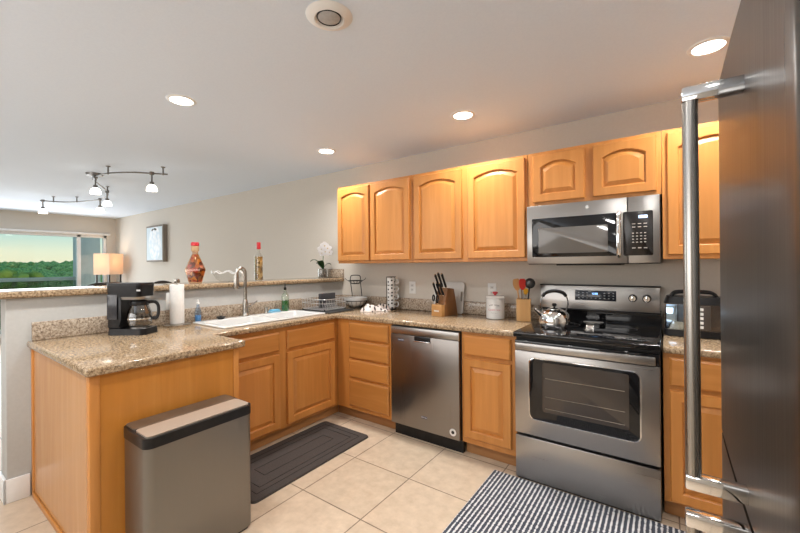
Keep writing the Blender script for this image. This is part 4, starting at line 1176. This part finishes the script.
def flower(c, az, sc_):
    bm_ = new(); c = Vector(c); f_ = Vector((math.cos(az), math.sin(az), .1)).normalized(); s1 = f_.cross(Vector((0, 0, 1))).normalized(); s2 = s1.cross(f_)
    for k in range(5):
        a = 2 * math.pi * k / 5 + .3; d_ = s1 * math.cos(a) + s2 * math.sin(a); sd_ = f_.cross(d_)
        prev_ = None
        for q, w_ in ((.0, .15), (.3, .8), (.6, 1), (.85, .7), (1, .2)):
            cc = c + d_ * (.034 * sc_ * q) + f_ * (.006 * math.sin(q * 3) * sc_)
            cur = [bm_.verts.new(cc + sd_ * (.016 * sc_ * w_)), bm_.verts.new(cc - sd_ * (.016 * sc_ * w_))]
            if prev_: bm_.faces.new((prev_[0], prev_[1], cur[1], cur[0]))
            prev_ = cur
    bmesh.ops.solidify(bm_, geom=bm_.faces[:], thickness=.0015)
    fl = obj('flower', bm_, pet, t)
    bm_ = new(); ball(bm_, c + f_ * .006, .006 * sc_, 1); obj('flower_lip', bm_, principled('lip_yellow', (.65, .5, .25), .5), fl)
ca_ = R(-50)
for dx, dz, s_, da in ((-.014, .262, 1.15, 0), (.012, .292, 1.2, .3), (.040, .268, 1.15, -.2), (.018, .238, 1.05, .2), (.055, .232, .9, .1), (-.010, .225, .8, -.3)):
    flower((p[0] + dx * ux + .018, p[1] + dx * uy - .012, BT + dz), ca_ + da, s_)

t.scale = (1.25, 1.25, 1.2)
# ================================================================== OUTLETS
outw = mottled('outlet_white', (.72, .72, .70), (.76, .76, .74), 12, .4)
def outlet(label, face, plane, u, z, wd=.074, two=False):
    M = mapper(face, plane)
    if face == '+x': plane += hw_dx(u) + .001
    t_ = thing('wall_outlet', label, 'outlet', M(u, z, 0), 0, 'outlets above the worktop')
    def pl(u0, u1, z0, z1, w0, w1, bev=.0015):
        bm_ = new(); a, b_ = M(u0, z0, w0), M(u1, z1, w1)
        box(bm_, min(a[0], b_[0]), max(a[0], b_[0]), min(a[1], b_[1]), max(a[1], b_[1]), min(a[2], b_[2]), max(a[2], b_[2]), bev); return bm_
    obj('plate', pl(u - wd / 2, u + wd / 2, z - .058, z + .058, 0, .006), outw, t_)
    for dz in (-.021, .021):
        s_ = obj('socket', pl(u - .016, u + .016, z + dz - .014, z + dz + .014, .005, .0085), mottled('socket_white', (.62, .62, .60), (.66, .66, .64), 12, .4), t_)
        for du in (-.006, .006): obj('slot', pl(u + du - .0015, u + du + .0015, z + dz - .005, z + dz + .006, .008, .0088, 0), black_plastic, s_)
outlet('white outlet on the half wall behind the paper towels', '+x', HW1, -1.730, 1.095, .085)
outlet('white outlet on the half wall behind the dish rack', '+x', HW1, -.310, 1.078)
outlet('white outlet on the back wall between the mugs and the knife block', '-y', 0, -1.207, 1.125)
outlet('white outlet on the back wall above the cookie canister', '-y', 0, -.405, 1.125)

# ================================================================== LIVING-ROOM THINGS
# wall art
t = thing('canvas_print', 'pale blue canvas print of blossoms on the wall by the window', 'wall art', (-6.75, -.04, 1.78))
bm = new(); box(bm, -7.12, -6.42, -.075, -.002, 1.44, 2.10, .004); obj('frame', bm, wood('frame_grey_wood', (.20, .17, .14), (.28, .25, .21), 'z', .6), t)
def art_mat():
    ma = principled('print_blossoms', (.8, .85, .9), .6); v = coords(ma)
    vo = nd(ma, 'ShaderNodeTexVoronoi', Scale=13); lk(ma, v, vo.inputs['Vector'])
    r_ = ramp(ma, [(.0, (.92, .95, .98)), (.4, (.82, .88, .93)), (.75, (.66, .78, .88))]); lk(ma, vo.outputs['Distance'], r_.inputs[0])
    gr = nd(ma, 'ShaderNodeTexGradient', gradient_type='SPHERICAL'); mp = coords(ma, (3.6, 0, 3.0)); lk(ma, mp, gr.inputs['Vector'])
    st = ramp(ma, [(.05, (0, 0, 0)), (.12, (1, 1, 1))]); lk(ma, gr.outputs['Fac'], st.inputs[0])
    mx = nd(ma, 'ShaderNodeMix', data_type='RGBA'); lk(ma, st.outputs[0], mx.inputs[0]); mx.inputs[6].default_value = (.62, .73, .80, 1); lk(ma, r_.outputs[0], mx.inputs[7])
    lk(ma, mx.outputs[2], bsdf(ma).inputs['Base Color'])
    return ma
bm = new(); box(bm, -7.09, -6.45, -.079, -.074, 1.47, 2.07); pr = obj('print', bm, art_mat(), t)
bm = new()
for k in range(9):
    a = R(random.uniform(-70, 70)); c = (-6.77 + math.sin(a) * .10, -.0795, 2.0 + math.cos(a) * .035)
    ball(bm, c, .03, 1, (1, .02, .7))
obj('painted_leaves', bm, principled('leaf_ink', (.10, .11, .10), .7), pr)

# floor lamp with square shade
lx, ly = -8.40, -.275
t = thing('floor_lamp', 'lit floor lamp with square cream shade and dark legs beside the window', 'floor lamp', (lx, ly, 0))
dk = wood('dark_lamp_wood', (.02, .014, .01), (.035, .025, .018), 'z')
sh = principled('lamp_shade_fabric', (.82, .70, .58), .8)
bsdf(sh).inputs['Emission Color'].default_value = (1, .70, .52, 1); bsdf(sh).inputs['Emission Strength'].default_value = .12
_t = nd(sh, 'ShaderNodeBsdfTranslucent'); _t.inputs[0].default_value = (.85, .68, .52, 1)
_m = nd(sh, 'ShaderNodeMixShader'); _m.inputs[0].default_value = .5
lk(sh, bsdf(sh).outputs[0], _m.inputs[1]); lk(sh, _t.outputs[0], _m.inputs[2]); lk(sh, _m.outputs[0], sh.node_tree.nodes['Material Output'].inputs[0])
s = .168; a45 = R(31)
def rot(x, y): return (lx + x * math.cos(a45) - y * math.sin(a45), ly + x * math.sin(a45) + y * math.cos(a45))
bm = new()
for z0, z1 in ((1.205, 1.625),):
    c4 = [rot(sx_ * s, sy_ * s) for sx_, sy_ in ((-1, -1), (1, -1), (1, 1), (-1, 1))]
    lo = [bm.verts.new((x, y, z0)) for x, y in c4]; hi = [bm.verts.new((x, y, z1)) for x, y in c4]
    for k in range(4): bm.faces.new((lo[k], lo[(k + 1) % 4], hi[(k + 1) % 4], hi[k]))
bmesh.ops.recalc_face_normals(bm, faces=bm.faces[:])
bmesh.ops.solidify(bm, geom=bm.faces[:], thickness=.004)
obj('lamp_shade', bm, sh, t)
for sx_, sy_ in ((-1, -1), (1, -1), (1, 1), (-1, 1)):
    x, y = rot(sx_ * .135, sy_ * .135); bm = new(); box(bm, x - .013, x + .013, y - .013, y + .013, 0, 1.25); obj('leg', bm, dk, t)
for z in (.25, .70, 1.03):
    bm = new(); c4 = [rot(sx_ * .15, sy_ * .15) for sx_, sy_ in ((-1, -1), (1, -1), (1, 1), (-1, 1))]; prism(bm, c4, 'z', z, z + .018); obj('shelf', bm, dk, t)
bm = new(); ball(bm, (lx, ly, 1.40), .045, 2); obj('bulb', bm, emitter('lamp_bulb', (1, .8, .55), 8), t)
bm = new(); cyl(bm, (lx, ly, 1.04), (lx, ly, 1.37), .012); obj('lamp_stem', bm, dk, t)
pl_ = bpy.data.lights.new('bulb_light', 'POINT'); pl_.energy = 3; pl_.color = (1, .74, .48); pl_.shadow_soft_size = .06
po = bpy.data.objects.new('bulb_light', pl_); COL.objects.link(po); po.parent = t; po.location = (0, 0, 1.48)

# bar stools on the living side
def stool(label, x, y):
    t_ = thing('bar_stool', label, 'bar stool', (x, y, 0), 0, 'bar stools on the living side of the bar')
    bm_ = new(); rbox(bm_, x, y, .735, .785, .38, .38, .06, 5, .97); obj('seat', bm_, mottled('stool_leather', (.03, .022, .018), (.05, .036, .03), 14, .45), t_)
    for sx_ in (-1, 1):
        for sy_ in (-1, 1):
            bm_ = new(); tube(bm_, [(x + sx_ * .19, y + sy_ * .19, 0), (x + sx_ * .15, y + sy_ * .15, .74)], .018, .02, 10); obj('leg', bm_, dk, t_)
    bm_ = new(); tube(bm_, [(x + a * .178, y + b_ * .178, .26) for a, b_ in ((-1, -1), (1, -1), (1, 1), (-1, 1))], .010, seg=8, closed=True); obj('footrest', bm_, nickel, t_)
    bm_ = new()
    pts = [(x - .18 - .02 * math.cos((k / 12 - .5) * 3.1), y - .165 + .33 * k / 12, .0) for k in range(13)]
    lo = [[bm_.verts.new((a + o_, b_, z)) for a, b_, _ in pts] for o_, z in ((0, .93),)][0]
    hi = [bm_.verts.new((a, b_, 1.150 + .068 * math.sin(math.pi * k / 12))) for k, (a, b_, _) in enumerate(pts)]
    for k in range(12): bm_.faces.new((lo[k], lo[k + 1], hi[k + 1], hi[k]))
    bmesh.ops.solidify(bm_, geom=bm_.faces[:], thickness=.03)
    br = obj('backrest', bm_, mottled('stool_back', (.045, .033, .027), (.065, .05, .04), 14, .5), t_)
    for sy_ in (-1, 1):
        bm_ = new(); tube(bm_, [(x - .16, y + sy_ * .13, .76), (x - .19, y + sy_ * .13, .96)], .014, seg=8); obj('back_post', bm_, dk, t_)
stool('dark bar stool behind the paper towel roll', -2.84, -1.46)
stool('dark bar stool behind the coffee maker', -2.84, -1.93)

# track light on the ceiling
tr = thing('track_light', 'curved ceiling track light with five small white glass shades over the living room', 'track light', (-4.9, -1.4, H))
RZ = 2.322
rp_ = [(-3.49, -1.215), (-3.59, -1.352), (-3.69, -1.477), (-3.92, -1.604), (-4.16, -1.629), (-4.40, -1.590), (-4.66, -1.470), (-5.00, -1.300), (-5.35, -1.185), (-5.63, -1.147), (-5.83, -1.143), (-6.16, -1.227), (-6.44, -1.350), (-6.55, -1.520), (-6.565, -1.630)]
tmt = mottled('track_nickel', (.16, .155, .15), (.22, .21, .20), 30, .35, .8)
bm = new(); tube(bm, smooth_path([(x, y, RZ) for x, y in rp_], 5), .0075, seg=8); obj('rail', bm, tmt, tr)
for x, y in ((-3.515, -1.249), (-3.92, -1.604), (-6.30, -1.280), (-6.535, -1.49), (-5.10, -1.262)):
    bm = new(); lathe(bm, [(.008, RZ - H - .012), (.008, -.012), (.020, -.006), (.022, -.0005)], (x, y, H), 12); obj('post', bm, tmt, tr)
bm = new(); lathe(bm, [(.02, RZ - H), (.02, -.035), (.075, -.022), (.08, -.0005)], (-4.42, -1.58, H), 28, 1, 1); obj('canopy', bm, tmt, tr)
gl = emitter('lit_glass_shade', (1.0, .95, .85), 5.0)
for k, (x, y) in enumerate(((-3.575, -1.332), (-4.22, -1.628), (-5.06, -1.278), (-5.80, -1.143), (-6.562, -1.60))):
    hd = bpy.data.objects.new('lamp_head', None); COL.objects.link(hd); hd.parent = tr
    bm = new(); cyl(bm, (x, y, RZ + .012), (x, y, RZ - .095), .008, seg=8); box(bm, x - .018, x + .018, y - .018, y + .018, RZ - .016, RZ + .016, .003); lathe(bm, [(.016, -.122), (.022, -.117), (.020, -.090)], (x, y, RZ), 12); obj('stem', bm, tmt, hd)
    bm = new(); lathe(bm, [(.050, -.182), (.048, -.159), (.038, -.133), (.018, -.117), (0, -.115)], (x, y, RZ), 24, caps=False); obj('shade', bm, gl, hd)
    l = bpy.data.lights.new('bulb_light', 'SPOT'); l.energy = 22; l.color = (1, .92, .80); l.spot_size = R(120); l.spot_blend = .7; l.shadow_soft_size = .04
    o = bpy.data.objects.new('bulb_light', l); COL.objects.link(o); o.parent = tr; o.location = (x + 4.9, y + 1.4, RZ - .20 - H)

# recessed downlights
cans = [(-1.700, -1.880, 'recessed downlight in the ceiling over the sink end of the peninsula'),
        (-1.745, -.600, 'recessed downlight near the wall at the corner cabinets'),
        (-.372, -.598, 'recessed downlight in front of the wide-door wall cabinet'),
        (.962, -.640, 'recessed downlight above the refrigerator side of the range')]
off = [(.95, -1.95), (-.40, -3.25), (-1.74, -3.25), (.95, -3.3)]
proto = thing('recessed_downlight', cans[0][2], 'ceiling light', (cans[0][0], cans[0][1], H), 0, 'lit recessed downlights')
c0 = cans[0]
bm = new(); lathe(bm, [(.063, -.001), (.066, -.007), (.078, -.006), (.085, -.0008)], (c0[0], c0[1], H), 36, caps=False); obj('trim_ring', bm, white_paint, proto)
bm = new(); lathe(bm, [(0, -.003), (.064, -.003), (.064, -.001)], (c0[0], c0[1], H), 36, caps=False); obj('lens', bm, emitter('downlight_lens', (1, .97, .90), 9), proto)
l = bpy.data.lights.new('lamp_light', 'AREA'); l.shape = 'DISK'; l.size = .13; l.energy = CAN_POWER; l.color = CAN_COLOR; l.spread = R(150)
o = bpy.data.objects.new('lamp_light', l); COL.objects.link(o); o.parent = proto; o.location = (0, 0, -.012)
for x, y, lab in cans[1:]: dup(proto, (x, y, H), lab)
for (x, y), lab in zip(off, ('recessed downlight above the refrigerator', 'recessed downlight behind the camera over the aisle', 'recessed downlight behind the camera near the dining side', 'recessed downlight behind the camera by the wall')): dup(proto, (x, y, H), lab)
t = thing('eyeball_downlight', 'unlit round ceiling fixture with white trim and grey swivel centre', 'ceiling light', (-.365, -1.888, H))
bm = new(); lathe(bm, [(.050, -.004), (.062, -.016), (.085, -.010), (.098, -.0008)], (-.365, -1.888, H), 40, caps=False); obj('trim_ring', bm, white_paint, t)
bm = new(); lathe(bm, [(0, -.020), (.035, -.021), (.046, -.016), (.052, -.003)], (-.357, -1.897, H), 32, caps=False); ey = obj('eyeball', bm, mottled('eyeball_grey', (.40, .40, .40), (.46, .46, .46), 60, .4), t)
bm = new(); lathe(bm, [(.046, -.0155), (.049, -.019), (.052, -.0145)], (-.357, -1.897, H), 32, caps=False); obj('eyeball_rim', bm, black_plastic, ey)
